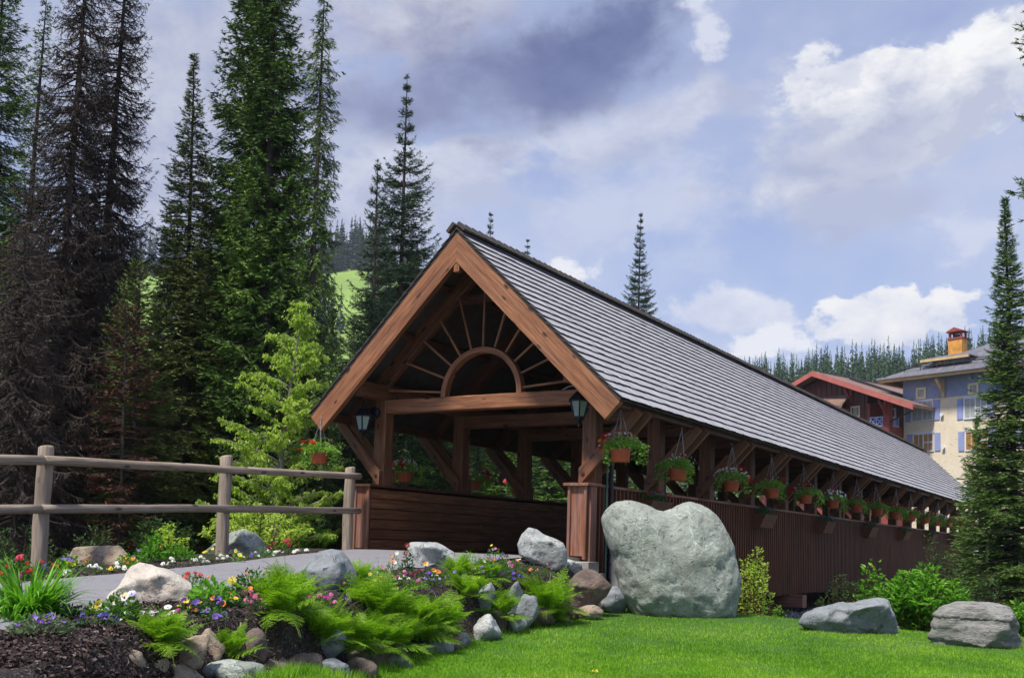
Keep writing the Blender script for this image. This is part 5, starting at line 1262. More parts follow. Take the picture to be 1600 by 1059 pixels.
def conifer_mb(H, prof, nb, seed, cb=.03, tr=.16, lean=(0, 0), e_lo=-.15, e_hi=.7, droop=.35, up=.2, tw=.42, tstep=.05, hang=.15, nl=.085, nw=.021, nstep=.045, nper=2, flat=.55, whorl=0, thin=1.0, bare=0.0, dens=1.7):
    """returns (wood MB, needle MB).  prof: list of (height fraction, half width in metres)"""
    rs = np.random.RandomState(seed); wood_, nd = MB(), MB(); nb = int(nb*dens); tr = tr*.78
    lx_, ly_ = lean
    def axis(z): t = z/H; return np.stack([lx_*t**1.3, ly_*t**1.3, z], -1)
    zs = np.linspace(-.3, H, 14); wood_.tube([axis(max(z, 0)) if z > 0 else np.array([0, 0, z]) for z in zs], [tr*(1-max(z, 0)/H)**.85+.008 for z in zs], 9, caps=True)
    u = (np.arange(nb)+rs.rand(nb))/nb
    z = H*(cb+(1-cb-.003)*u**.92)
    if whorl: z = np.round(z/whorl)*whorl+rs.normal(0, whorl*.1, nb); z = np.clip(z, H*cb, H*.996)
    tt = z/H; pf = np.array(prof); L = np.interp(tt, pf[:, 0], pf[:, 1])*rs.uniform(.7, 1.22, nb)*np.where(rs.rand(nb) < .12, 1.18, 1)
    az = rs.uniform(0, 2*pi, nb)
    el = e_lo+(e_hi-e_lo)*tt**2.2+rs.normal(0, .09, nb)
    K = 7; s = np.linspace(0, 1, K+1)
    hor = L[:, None]*s[None]*np.cos(el)[:, None]*(1-.10*s[None])
    dz = L[:, None]*(np.sin(el)[:, None]*s[None]-droop*(1-tt[:, None]*.5)*s[None]**1.7+up*s[None]**4)
    o = axis(z)
    wv = rs.normal(0, .10, nb)
    aa = az[:, None]+wv[:, None]*s[None]
    P = np.stack([o[:, 0:1]+hor*np.cos(aa), o[:, 1:2]+hor*np.sin(aa), o[:, 2:3]+dz], -1)        # nb,K+1,3
    # branch wood as tapered three-sided sticks
    r0 = (.006+.011*L)*thin
    ring = []
    for k in range(K+1):
        rr = r0*(1-.9*k/K)
        for a_ in (0, 2.1, 4.2):
            ring.append(P[:, k]+np.stack([-np.sin(az)*cos(a_)*rr, np.cos(az)*cos(a_)*rr, sin(a_)*rr], -1))
    V = np.stack(ring, 1); nv = V.shape[1]; fcs = []
    for k in range(K):
        for j in range(3): fcs.append((k*3+j, k*3+(j+1) % 3, (k+1)*3+(j+1) % 3, (k+1)*3+j))
    fcs = np.array(fcs); wood_.add(V.reshape(-1, 3), (np.arange(nb)[:, None, None]*nv+fcs[None]).reshape(-1, 4))
    # side twigs
    nt_ = np.maximum(3, (L/tstep).astype(int)); bi = np.repeat(np.arange(nb), nt_); n = len(bi)
    sp = rs.uniform(.10 if not bare else bare, 1.0, n)**.85
    kk = np.minimum((sp*K).astype(int), K-1); fr = (sp*K-kk)[:, None]
    base = P[bi, kk]*(1-fr)+P[bi, kk+1]*fr; fw_ = vnorm(P[bi, kk+1]-P[bi, kk])
    sd_ = np.where(rs.rand(n) < .5, -1, 1)[:, None]*vnorm(np.cross(fw_, np.array([0, 0, 1.])))
    ang = rs.uniform(.5, 1.15, n)[:, None]
    ang = np.where(sp[:, None] > .93, ang*.3, ang)
    td = vnorm(fw_*np.cos(ang)+sd_*np.sin(ang)+np.array([0, 0, -1.])*(hang+rs.normal(0, .16, n))[:, None])
    tl = (L[bi]*tw*(1.02-sp)+.07)*rs.uniform(.6, 1.15, n)
    tl = np.minimum(tl, .62)
    # twig sticks
    q = vnorm(np.cross(td, rs.normal(size=(n, 3))))*.0035*thin*1.3
    sag = np.array([0, 0, -1.])*(hang*.35*tl)[:, None]
    end = base+td*tl[:, None]+sag
    wood_.tris(base-q, base+q, end)
    # needle sprays
    nn_ = np.maximum(2, (tl/nstep).astype(int)); ti = np.repeat(np.arange(n), nn_); m_ = len(ti)
    for rep in range(nper):
        v = rs.uniform(.02, 1.02, m_)[:, None]; c = base[ti]+td[ti]*(tl[ti][:, None]*v)+sag[ti]*v**2
        side = vnorm(np.cross(td[ti], np.array([0, 0, 1.]))); rn = rs.normal(size=(m_, 3))
        perp = side*np.where(rs.rand(m_) < .5, -1, 1)[:, None]*flat*1.6+rn*(1-flat)*.8
        dv = vnorm(td[ti]*.75+vnorm(perp)*.8)
        w = vnorm(np.cross(dv, rs.normal(size=(m_, 3))))*(nw*rs.uniform(.7, 1.3, m_))[:, None]
        ln = (nl*rs.uniform(.65, 1.25, m_))[:, None]
        b = c-dv*ln*.15
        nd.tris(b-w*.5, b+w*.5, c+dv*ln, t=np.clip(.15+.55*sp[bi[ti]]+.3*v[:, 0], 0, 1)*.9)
    return wood_, nd
def conifer(name, label, px, pyb, d, pyt, prof_px, nb, seed, nmat, wmat=None, lean_px=0, group=None, cat='conifer', ground=True, rz=0, **k):
    """foot at photo column px; prof_px: (photo row, half width in photo pixels)"""
    p = at(px, pyb, d); k0 = d/F; top = at(px, pyt, d)[2]
    z0 = gz(p[0], p[1]) if ground else p[2]
    H = top-z0
    row = lambda py: (at(px, py, d)[2]-z0)/H
    prof = sorted([(max(0, row(py)), w*k0) for py, w in prof_px]); prof = [(0, prof[0][1])]+prof+[(1, .05)]
    lean_px -= .03*(pyb-pyt)      # rows are tilted in the photo: turn the image lean into a true one
    lean = (_r0[0]*lean_px*k0, _r0[1]*lean_px*k0)
    w_, n_ = conifer_mb(H, prof, nb, seed, lean=lean, **k)
    t = empty(name, (p[0], p[1], z0)); tag(t, label, cat, group)
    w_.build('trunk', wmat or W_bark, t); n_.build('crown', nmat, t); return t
TG = 'tall conifers left of the bridge'
dead = dict(dens=1.7, e_lo=-.35, e_hi=.15, droop=.25, up=.35, hang=.75, tw=.45, nl=.06, nw=.015, nstep=.040, nper=2, tstep=.05, thin=1.5, flat=.2, tr=.17)
conifer('dead_spruce', 'tall dead brown spruce, left of the two leaning dead trunks', 66, 880, 21.5, -250, [(880, 130), (600, 125), (420, 100), (250, 78), (100, 60), (0, 50), (-250, 12)], 430, 11, N_dead, lean_px=45, group=TG, cat='dead tree', **dead)
conifer('dead_spruce', 'tall dead brown spruce, right of the two leaning dead trunks, nearest the green trees', 128, 880, 22.5, -190, [(880, 110), (640, 100), (480, 85), (330, 78), (180, 62), (60, 50), (-190, 10)], 400, 12, N_dead, lean_px=46, group=TG, cat='dead tree', **{**dead, 'up': .55, 'hang': .6})
conifer('spruce', 'thin green spruce with a bare top at the far left edge', 4, 880, 24, -40, [(880, 80), (500, 60), (300, 36), (150, 26), (40, 18), (-40, 6)], 260, 13, N_green, lean_px=36, group=TG, hang=.5, up=.3)
conifer('dead_spruce', 'lower tangle of dead grey-brown branches behind the left fence post', 20, 880, 19.0, 330, [(880, 130), (700, 125), (500, 90), (330, 20)], 230, 14, N_dead, group=TG, cat='dead tree', **{**dead, 'nper': 1, 'tr': .09, 'nstep': .055, 'up': .2})
conifer('fir', 'slender olive green fir with a spire top right of the dead spruces', 278, 875, 23, 52, [(875, 105), (720, 92), (560, 78), (400, 58), (300, 46), (200, 27), (120, 11), (70, 3)], 480, 15, N_olive, group=TG, lean_px=6, e_hi=.5, tr=.12)
conifer('spruce', 'huge dark green spruce, left of the twin trunks', 358, 870, 24, -300, [(870, 110), (650, 105), (420, 82), (250, 75), (120, 66), (0, 48), (-300, 8)], 560, 16, N_green, dens=1.2, lean_px=26, group=TG, hang=.45, nl=.10, nw=.028, tr=.2, whorl=.42, tw=.5, up=.35)
conifer('spruce', 'huge dark green spruce, right of the twin trunks', 404, 870, 23, -260, [(870, 110), (650, 110), (420, 90), (250, 72), (120, 64), (0, 50), (-260, 8)], 560, 17, N_green, dens=1.2, lean_px=8, group=TG, hang=.45, nl=.10, nw=.028, tr=.2, whorl=.42, tw=.5, up=.35)
conifer('spruce', 'narrow dark spruce with short drooping branches beside the twin trunks', 470, 868, 22.5, -60, [(868, 70), (600, 66), (450, 50), (300, 38), (150, 34), (60, 26), (-60, 7)], 330, 18, N_green, lean_px=24, group=TG, hang=.9, e_lo=-.3, e_hi=.0, up=.25, tr=.12)
conifer('fir', 'spire-topped fir with tiered branches just left of the gable', 612, 868, 30, 92, [(868, 112), (600, 104), (520, 94), (440, 70), (340, 52), (260, 44), (230, 18), (160, 12), (110, 3)], 400, 19, N_blue, lean_px=18, group=TG, whorl=.42, up=.3, droop=.3, e_hi=.55)
conifer('spruce', 'thin scraggly spruce left of the spire-topped fir', 570, 868, 28, 232, [(868, 80), (600, 64), (480, 44), (380, 26), (300, 16), (243, 3)], 260, 20, N_blue, lean_px=14, group=TG, whorl=.35, up=.35)
conifer('spruce', 'broken-crowned rusty spruce between the dead spruces and the green trees', 205, 878, 20.5, 400, [(878, 90), (700, 80), (560, 62), (470, 40), (400, 10)], 210, 21, N_olive, group=TG)
conifer('dead_spruce', 'small rust-red dying spruce in front of the olive fir', 186, 878, 19.5, 470, [(878, 60), (700, 62), (600, 60), (520, 34), (470, 8)], 90, 22, N_rust, group=TG, cat='dead tree', tr=.05)
conifer('spruce', 'dark spruce cut off by the left edge, beyond the thin green spruce', -50, 880, 25, -150, [(880, 120), (500, 100), (300, 84), (100, 62), (-150, 8)], 360, 26, N_green, group=TG, lean_px=20, hang=.4, tr=.15)
# right side
conifer('spruce', 'tall full spruce on the right, covering the far end of the bridge', 1590, 935, 24, 292, [(935, 92), (860, 90), (780, 86), (720, 74), (620, 54), (560, 40), (460, 30), (400, 20), (340, 9), (292, 3)], 640, 23, N_green, group='conifers right of the bridge', lean_px=3, e_lo=.05, e_hi=.75, up=.15, hang=.12, nl=.08, nw=.019, flat=.8, tr=.12)
conifer('spruce', 'dark spruce at the right edge with only branch tips reaching into the picture', 1712, 960, 17, -500, [(960, 60), (500, 60), (300, 92), (240, 110), (200, 80), (120, 90), (50, 112), (0, 100), (-500, 20)], 420, 24, N_green, lean_px=28, group='conifers right of the bridge', up=.2, tr=.2)
conifer('spruce', 'younger bright-tipped spruce leaning against the tall right spruce', 1535, 930, 27, 650, [(930, 52), (820, 42), (740, 24), (680, 3)], 230, 25, N_fresh, group='conifers right of the bridge', e_lo=.1, e_hi=.8, flat=.8, tr=.07)
# ---- the wood behind: three trees copied
def proto(name, H, R, nb, seed, mat_, **k):
    w_, n_ = conifer_mb(H, [(0, R), (.3, R*.85), (.6, R*.5), (.85, R*.2), (1, .04)], nb, seed, dens=1.35, tstep=.07, nstep=.06, nl=.13, nw=.038, tr=.16, **k)
    return (w_.mesh('trunk', W_bark), n_.mesh('crown', mat_))
PR = [proto('a', 11, 2.1, 230, 31, N_green, hang=.3), proto('b', 11, 1.9, 230, 32, N_olive, hang=.2), proto('c', 11, 2.2, 220, 33, N_blue, hang=.35), proto('d', 11, 2.3, 230, 34, N_fresh, hang=.2, e_lo=.0)]
def wood_tree(k, x, y, h, label, group, rz=None, wide=1.0):
    s = h/11.; t = empty('conifer', (x, y, gz(x, y)-.1), rz if rz is not None else (x*7.3+y*3.1) % 6.28); t.scale = (s*wide, s*wide, s)
    tag(t, label, 'conifer', group); link('trunk', PR[k][0], t); link('crown', PR[k][1], t)
rs = np.random.RandomState(4)
BG = [ # px, depth, top row, kind, width
 (-30, 30, 330, 0, 1.1), (20, 33, 380, 2, 1.1), (75, 27, 470, 0, 1.2), (110, 34, 420, 2, 1.2), (160, 28, 520, 1, 1.3), (160, 44, 455, 2, 1.2), (228, 30, 430, 1, 1.2), (240, 24, 600, 0, 1.4), (300, 31, 380, 0, 1.2), (330, 26.5, 540, 0, 1.3),
 (380, 32, 330, 0, 1.2), (430, 30, 420, 0, 1.2), (470, 28, 520, 2, 1.3), (505, 34, 470, 0, 1.2), (545, 27, 560, 2, 1.3), (560, 38, 500, 0, 1.1), (600, 26, 600, 1, 1.3), (655, 34, 470, 0, 1.2), (690, 38, 500, 2, 1.2),
 (640, 29, 640, 3, 1.5), (700, 30, 600, 0, 1.3), (742, 33, 600, 3, 1.4), (780, 31, 590, 0, 1.3), (822, 36, 590, 2, 1.3), (860, 34, 600, 3, 1.5), (905, 40, 600, 0, 1.3), (950, 44, 610, 3, 1.3), (1010, 48, 620, 0, 1.3), (720, 42, 560, 0, 1.2), (800, 46, 560, 0, 1.2), (880, 52, 560, 2, 1.2), (1080, 56, 640, 0, 1.2)]
BG += [(-60, 26, 480, 0, 1.3), (40, 24, 560, 1, 1.3), (100, 38, 400, 0, 1.1), (190, 36, 440, 0, 1.2), (265, 38, 420, 2, 1.2), (345, 40, 380, 2, 1.2), (410, 38, 400, 0, 1.2), (450, 34, 440, 1, 1.2), (520, 30, 560, 0, 1.2), (585, 33, 520, 0, 1.2)]
BG.sort()
NTH = ['first', 'second', 'third', 'fourth', 'fifth', 'sixth', 'seventh', 'eighth', 'ninth', 'tenth', 'eleventh', 'twelfth', 'thirteenth', 'fourteenth', 'fifteenth', 'sixteenth', 'seventeenth', 'eighteenth', 'nineteenth', 'twentieth']
KN = ['dark green', 'olive green', 'blue green', 'fresh green']; CN = {}
for px, d, yt, k, wd in BG:
    p = at(px, 860, d); h = at(px, yt, d)[2]-gz(p[0], p[1])
    ar = 'behind the fence' if px < 520 else 'behind the bridge'; CN[k, ar] = CN.get((k, ar), 0)+1
    wood_tree(k, p[0], p[1], h, f'{NTH[CN[k, ar]-1]} {KN[k]} conifer from the left in the dense wood {ar}', 'conifers of the wood behind the bridge', wide=wd*2.9/ (h/11.) / 2.9 if h > 13 else wd)
for px, d, yt, lb, wd in ((766, 62, 322, 'small conifer tip showing over the roof just right of the gable peak', .75), (825, 66, 368, 'smallest conifer tip over the ridge, second right of the gable peak', .6), (1006, 60, 323, 'single pointed conifer rising behind the middle of the bridge roof', .62)):
    p = at(px-.03*(860-yt), 860, d); h = at(px, yt-6, d)[2]-gz(p[0], p[1])
    w_, n_ = conifer_mb(h, [(0, 1.9), (.4, 1.7), (.7, 1.15 if px > 900 else .9), (.86, .5), (1, .04)], 300, px, cb=.3, e_hi=.75, up=.2, tstep=.06, nl=.11, nw=.03, nstep=.055, whorl=.4)
    t = empty('fir', (p[0], p[1], gz(p[0], p[1]))); tag(t, lb, 'conifer'); w_.build('trunk', W_bark, t); n_.build('crown', N_blue, t)

# ---- sapling with drooping leaves
def sapling():
    rs = np.random.RandomState(6); d = 19.5; p = at(430, 862, d); k = d/F; z0 = gz(p[0], p[1]); top = at(462, 457, d)[2]; Hh = top-z0
    t = empty('sapling', (p[0], p[1], z0)); tag(t, 'young yellow-green broadleaf tree with drooping leaves behind the fence, left of the gable', 'broadleaf tree')
    R3 = np.array([_r0[0], _r0[1], 0]); s = MB(); m = MB()
    def ax(u): return R3*(30*k*u**2.2)+np.array([0, 0, Hh*u])
    s.tube([ax(u) for u in np.linspace(0, 1, 12)], [.045*(1-u)+.006 for u in np.linspace(0, 1, 12)], 8)
    pos = []; dv = []; tn = []
    pf = np.array([(0, 1.25), (.1, 1.45), (.3, 1.5), (.45, 1.35), (.52, 1.0), (.65, .95), (.75, .7), (.85, .5), (.93, .28), (1, .1)])
    br = []
    n = 92
    for i in range(n):
        u = .05+.93*(i/n)**.9; L = np.interp(u, pf[:, 0], pf[:, 1])*rs.uniform(.6, 1.3); a = rs.uniform(0, 2*pi)
        e = rs.uniform(.35, .75)+.3*u; o = ax(max(.02, u-.10*L)); h = np.array([cos(a), sin(a), 0])
        pts = [o+h*L*q*cos(e*(1-.3*q))+np.array([0, 0, 1])*L*(sin(e)*q*.85-.16*q*q) for q in np.linspace(0, 1, 7)]
        s.tube(pts, np.linspace(.014*L+.003, .003, 7), 4, caps=False); br.append((pts, L))
        for j in range(int(5+9*L)):
            q = rs.uniform(.2, 1); ii = min(int(q*6), 5); c = pts[ii]+(pts[ii+1]-pts[ii])*(q*6-ii)
            b = a+rs.choice([-1, 1])*rs.uniform(.4, 1.1); l2 = rs.uniform(.12, .34)*(1.15-q*.5); e2 = rs.uniform(-.1, .7)
            w = [c+np.array([cos(b)*cos(e2), sin(b)*cos(e2), sin(e2)])*l2*q2-np.array([0, 0, .05*q2*q2]) for q2 in (0, .5, 1)]
            s.tube(w, [.004, .003, .0015], 3, caps=False); br.append((w, l2*1.6))
    for pts, L in br:
        cnt = int(10+L*30) if len(pts) > 3 else int(5+L*22)
        for j in range(cnt):
            q = rs.uniform(.15, 1.02)*(len(pts)-1); ii = min(int(q), len(pts)-2); c = pts[ii]+(pts[ii+1]-pts[ii])*(q-ii)
            a = rs.uniform(0, 2*pi); dr = np.array([cos(a)*.55, sin(a)*.55, rs.uniform(-1.2, -.2)]); pos.append(c+rs.normal(0, .015, 3)); dv.append(dr); tn.append(rs.uniform(.1, .7))
    n = len(pos); leaves(m, np.array(pos), np.array(dv), .082*rs.uniform(.7, 1.2, n), .040*rs.uniform(.8, 1.2, n), rs, tint=np.array(tn))
    s.build('trunk', W_pale, t); m.build('crown', L_sap, t); print('sapling leaves', n)
sapling()
# second, smaller growth of the same kind at its foot
shrub('shrub', 'yellow-green leafy growth at the foot of the sapling, seen through the fence', 400, 872, 18.6, 84, 190, 70, 46, .075, L_sap, 51, wilt=.9)
shrub('shrub', 'yellow-green leafy bush left of the grey green boulder', 262, 880, 16.5, 60, 60, 26, 40, .06, L_sap, 52, wilt=.6)

# ------------------------------------------------------------ hills
def hillsheet(name, fz, xs, ys, mat_):
    g = grid_mesh(np.array(xs), np.array(ys), fz); o = g.build(name, mat_, smooth=True); tag(o, kind='structure'); return o
M_mead = plain('ski_meadow', (.19, .30, .055), .95, 0, .25, .02)
M_hill = plain('wooded_slope', (.03, .05, .02), .95, 0, .4, .05)
def cam_xy(px, d):
    p = at(px, 800, d); return p[0], p[1]
def sheet_cam(name, cols, rows, mat_):
    """terrain strip running away from the viewpoint: cols = photo columns, rows = list of (distance, [ground height per column])"""
    V = []
    for d, zz in rows:
        for px, z in zip(cols, zz): x, y = cam_xy(px, d); V.append((x, y, z))
    nc = len(cols); q = [(j*nc+i, j*nc+i+1, (j+1)*nc+i+1, (j+1)*nc+i) for j in range(len(rows)-1) for i in range(nc-1)]
    m = MB(); m.add(V, q); o = m.build(name, mat_, smooth=True); tag(o, kind='structure')
def zat(px, py, d): return at(px, py, d)[2]
RC = list(range(700, 2301, 80))
def ridge_r(px): return np.interp(px, [700, 1000, 1120, 1200, 1280, 1400, 1480, 1560, 1700, 2300], [660, 634, 614, 600, 590, 574, 570, 548, 524, 480])
def right_h(px, d):
    t = np.clip((d-150)/(330-150), 0, 1); return -1.5+(np.array([zat(p, ridge_r(p)+8, 330) for p in np.atleast_1d(px)])+1.5)*t**1.25
sheet_cam('wooded_hill', RC, [(d, right_h(RC, d)) for d in (110, 150, 190, 230, 270, 300, 330)]+[(420, [zat(p, ridge_r(p)+70, 420) for p in RC])], M_hill)
LC = list(range(-900, 761, 60))
def ridge_l(px): return np.interp(px, [-900, -200, 150, 200, 260, 500, 530, 580, 640, 760], [430, 430, 412, 404, 400, 402, 392, 392, 420, 520])
def left_h(px, d):
    t = np.clip((d-120)/(520-120), 0, 1); return -2+(np.array([zat(p, ridge_l(p)+10, 520) for p in np.atleast_1d(px)])+2)*t**1.1
sheet_cam('ski_hill', LC, [(d, left_h(LC, d)) for d in (120, 180, 240, 300, 360, 420, 470, 520)]+[(640, [zat(p, ridge_l(p)+60, 640) for p in LC])], M_mead)
def far_mb(seed, H, R, n=150):
    rs = np.random.RandomState(seed); m = MB()
    m.tube([(0, 0, -1), (0, 0, H)], [.18, .03], 4, mi=1)
    u = np.sort(rs.rand(n)**.85)[::-1]; z = H*(.06+.93*u); L = R*(1-u)**.8*rs.uniform(.6, 1.15, n)+.12; a = rs.uniform(0, 2*pi, n); dr = rs.uniform(.15, .5, n)
    c = np.stack([np.zeros(n), np.zeros(n), z], 1); tip = c+np.stack([np.cos(a)*L, np.sin(a)*L, -L*dr], 1)
    sv = np.stack([-np.sin(a), np.cos(a), np.zeros(n)], 1)*(L*.38)[:, None]; mid = (c+tip)/2+np.array([0, 0, .1])
    m.quads(c+np.array([0, 0, .25]), mid-sv, tip, mid+sv, t=rs.rand(n)*.5+.3)
    m.tris(mid-sv*.9, tip, mid-np.array([0, 0, 1])*(L*.35)[:, None], t=rs.rand(n)*.3)
    m.tris(mid+sv*.9, tip, mid-np.array([0, 0, 1])*(L*.35)[:, None], t=rs.rand(n)*.3)
    return m
N_far = needles_mat('far_conifer_green', [(.012, .035, .016), (.032, .085, .032), (.07, .16, .05), (.12, .24, .06)], nsc=.35)
N_farb = needles_mat('far_conifer_bluegreen', [(.012, .032, .022), (.028, .07, .045), (.055, .12, .07)], nsc=.35)
N_farl = needles_mat('far_conifer_light', [(.05, .10, .02), (.11, .21, .035), (.19, .32, .06)], nsc=.35)
FP = [far_mb(i, 15, 2.3, 190).mesh('crown', [mm, W_bark]) for i, mm in ((1, N_far), (2, N_farb), (3, N_far), (4, N_farl), (5, N_farb))]
rs = np.random.RandomState(12); cnt = 0
cand = []
for i in range(3000):
    px = rs.uniform(1090, 1640); d = 160+(345-160)*rs.rand()**.8
    cand.append((px, d, rs.rand()))
for i in range(240): cand.append((rs.uniform(1100, 1640), rs.uniform(318, 336), rs.rand()))
for i in range(90): cand.append((rs.uniform(1130, 1500), rs.uniform(150, 185), rs.rand()))
# nearest (largest) three hundred in view are trees of their own, the rest are one wood
def hk(px, d, r): 
    k = 3 if (d < 200 and r < .55) else int(r*997) % 5
    if k == 3 and d > 215: k = 0
    return k
cand.sort(key=lambda c: c[1]); 
vis = [c for c in cand if c[1] < 260 and c[0] > 1150 and (c[0] < 1560)][:110]; top = [c for c in cand if 314 < c[1] < 338 and 1120 < c[0] < 1570][:85]
sel = set(map(id, vis+top)); rest = MB()
FV = []
for c in cand:
    px, d, r = c; x, y = cam_xy(px, d); z = right_h([px], d)[0]-.4; s = .34+.52*((r*7.7) % 1)**1.6
    if id(c) in sel:
        o = link('conifer', FP[hk(px, d, r)], None, (x, y, z)); o.rotation_euler = (0, 0, r*40); o.scale = (s*1.0, s*1.0, s*1.15)
        tag(o, 'dark conifer of the wooded hill beyond the village houses', 'conifer', 'conifers on the right-hand hill')
    else: FV.append((x, y, z, s, r*40))
far_src = far_mb(9, 15, 2.4, 60)
def many(name, label, rows, mat_, src):
    V = np.concatenate(src.V); T = np.concatenate(src.T); R_ = MB()
    groups = {}
    off = 0
    for (x, y, z, s, a) in rows:
        ca, sa = cos(a), sin(a); Q = V*np.array([s, s, s*1.15]); Q = np.stack([Q[:, 0]*ca-Q[:, 1]*sa, Q[:, 0]*sa+Q[:, 1]*ca, Q[:, 2]], 1)+np.array([x, y, z])
        R_.V.append(Q); R_.G.append(Q); R_.T.append(T)
        for f, mi in zip(src.F, src.Mi): R_.F.append(f+off); R_.Mi.append(np.zeros(len(f), int))
        off += len(V)
    tag(R_.build(name, mat_), label, 'forest', kind='stuff')
many('forest', 'distant conifer forest filling the right-hand hillside', FV, N_far, far_src)
rs = np.random.RandomState(22); rows = []
nl_ = 0
for i in range(900):
    px = rs.uniform(-250, 640); 
    if rs.rand() < .5: d = rs.uniform(488, 524)
    else: d = rs.uniform(250, 500)
    # meadow stays open in two bands
    if d < 488 and ((495 < px < 560) or (165 < px < 225)) and rs.rand() < .93: continue
    x, y = cam_xy(px, d); z = left_h([px], d)[0]-.5; s = rs.uniform(.7, 1.5)
    if d > 486 and 480 < px < 600 and nl_ < 60:
        nl_ += 1; o = link('conifer', FP[1 if i % 2 else 4], None, (x, y, z)); o.scale = (s, s, s*1.2); o.rotation_euler = (0, 0, i)
        tag(o, 'tiny blue-green conifer on the crest above the ski meadow', 'conifer', 'conifers on the crest above the ski meadow')
    else: rows.append((x, y, z, s, i*1.0))
many('forest', 'distant conifer forest on the slope behind the tall trees at left', rows, N_farb, far_src)

# ---- the air of the valley
m = bpy.data.materials.new('valley_haze'); m.use_nodes = True; nt = m.node_tree; nt.nodes.clear()
out = nt.nodes.new('ShaderNodeOutputMaterial'); pv = nt.nodes.new('ShaderNodeVolumePrincipled'); pv.inputs['Color'].default_value = (.80, .87, 1, 1); pv.inputs['Density'].default_value = .0002
nt.links.new(pv.outputs[0], out.inputs['Volume'])
hz = MB(); hz.hexa([(-1100, -120, -8), (1100, -120, -8), (1100, 1420, -8), (-1100, 1420, -8), (-1100, -120, 230), (1100, -120, 230), (1100, 1420, 230), (-1100, 1420, 230)])
tag(hz.build('haze', m), 'thin bluish haze in the valley air', 'haze', kind='stuff')

# ------------------------------------------------------------ village houses
M_cream = stone('cream_stucco', [(.60, .53, .40), (.70, .62, .48), (.78, .70, .56)], bump=.1, sc=.5)
M_bluew = stone('blue_stucco', [(.21, .26, .40), (.26, .32, .48), (.31, .38, .54)], bump=.1, sc=.5)
M_redw = wood('red_brown_siding', [(.07, .022, .022), (.13, .042, .04), (.18, .065, .06)], knots=False, gs=(1, 5, 5))
M_redp = plain('red_painted_wall', (.27, .055, .048), .7, 0, .15, 2)
M_redt = plain('red_trim_board', (.42, .12, .10), .6, 0, .15, 2)
M_tile = wood('brown_roof_tiles', [(.12, .07, .055), (.24, .15, .12), (.36, .26, .22)], knots=False, gs=(.6, 4, 4))
M_slate = wood('grey_roof_shingles', [(.08, .08, .10), (.15, .15, .18), (.25, .25, .28)], knots=False, gs=(.6, 6, 6))
M_tanb = plain('tan_fascia', (.52, .38, .2), .6, 0, .2, 2)
M_shut = plain('blue_shutter', (.26, .31, .56), .6, 0, .1, 3)
M_wfr = plain('white_window_frame', (.66, .70, .78), .5, 0, .05, 3)
M_cfr = plain('cream_window_frame', (.72, .64, .42), .5, 0, .05, 3)
M_glz = glass_mat('window_glass', (.10, .12, .13)); M_curt = plain('curtain_behind_glass', (.34, .36, .34), .3, 0, .25, 4); M_blind = plain('ochre_blind_behind_glass', (.32, .17, .04), .3, 0, .3, 5)
M_chim = plain('ochre_chimney_boards', (.60, .28, .05), .6, 0, .3, 3); M_dkm = plain('dark_roof_metal', (.04, .035, .04), .4, .3)
M_gut = plain('gutter_metal', (.30, .29, .33), .4, .4); M_rail = plain('lavender_balcony_rail', (.34, .40, .66), .5, 0, .1, 3)

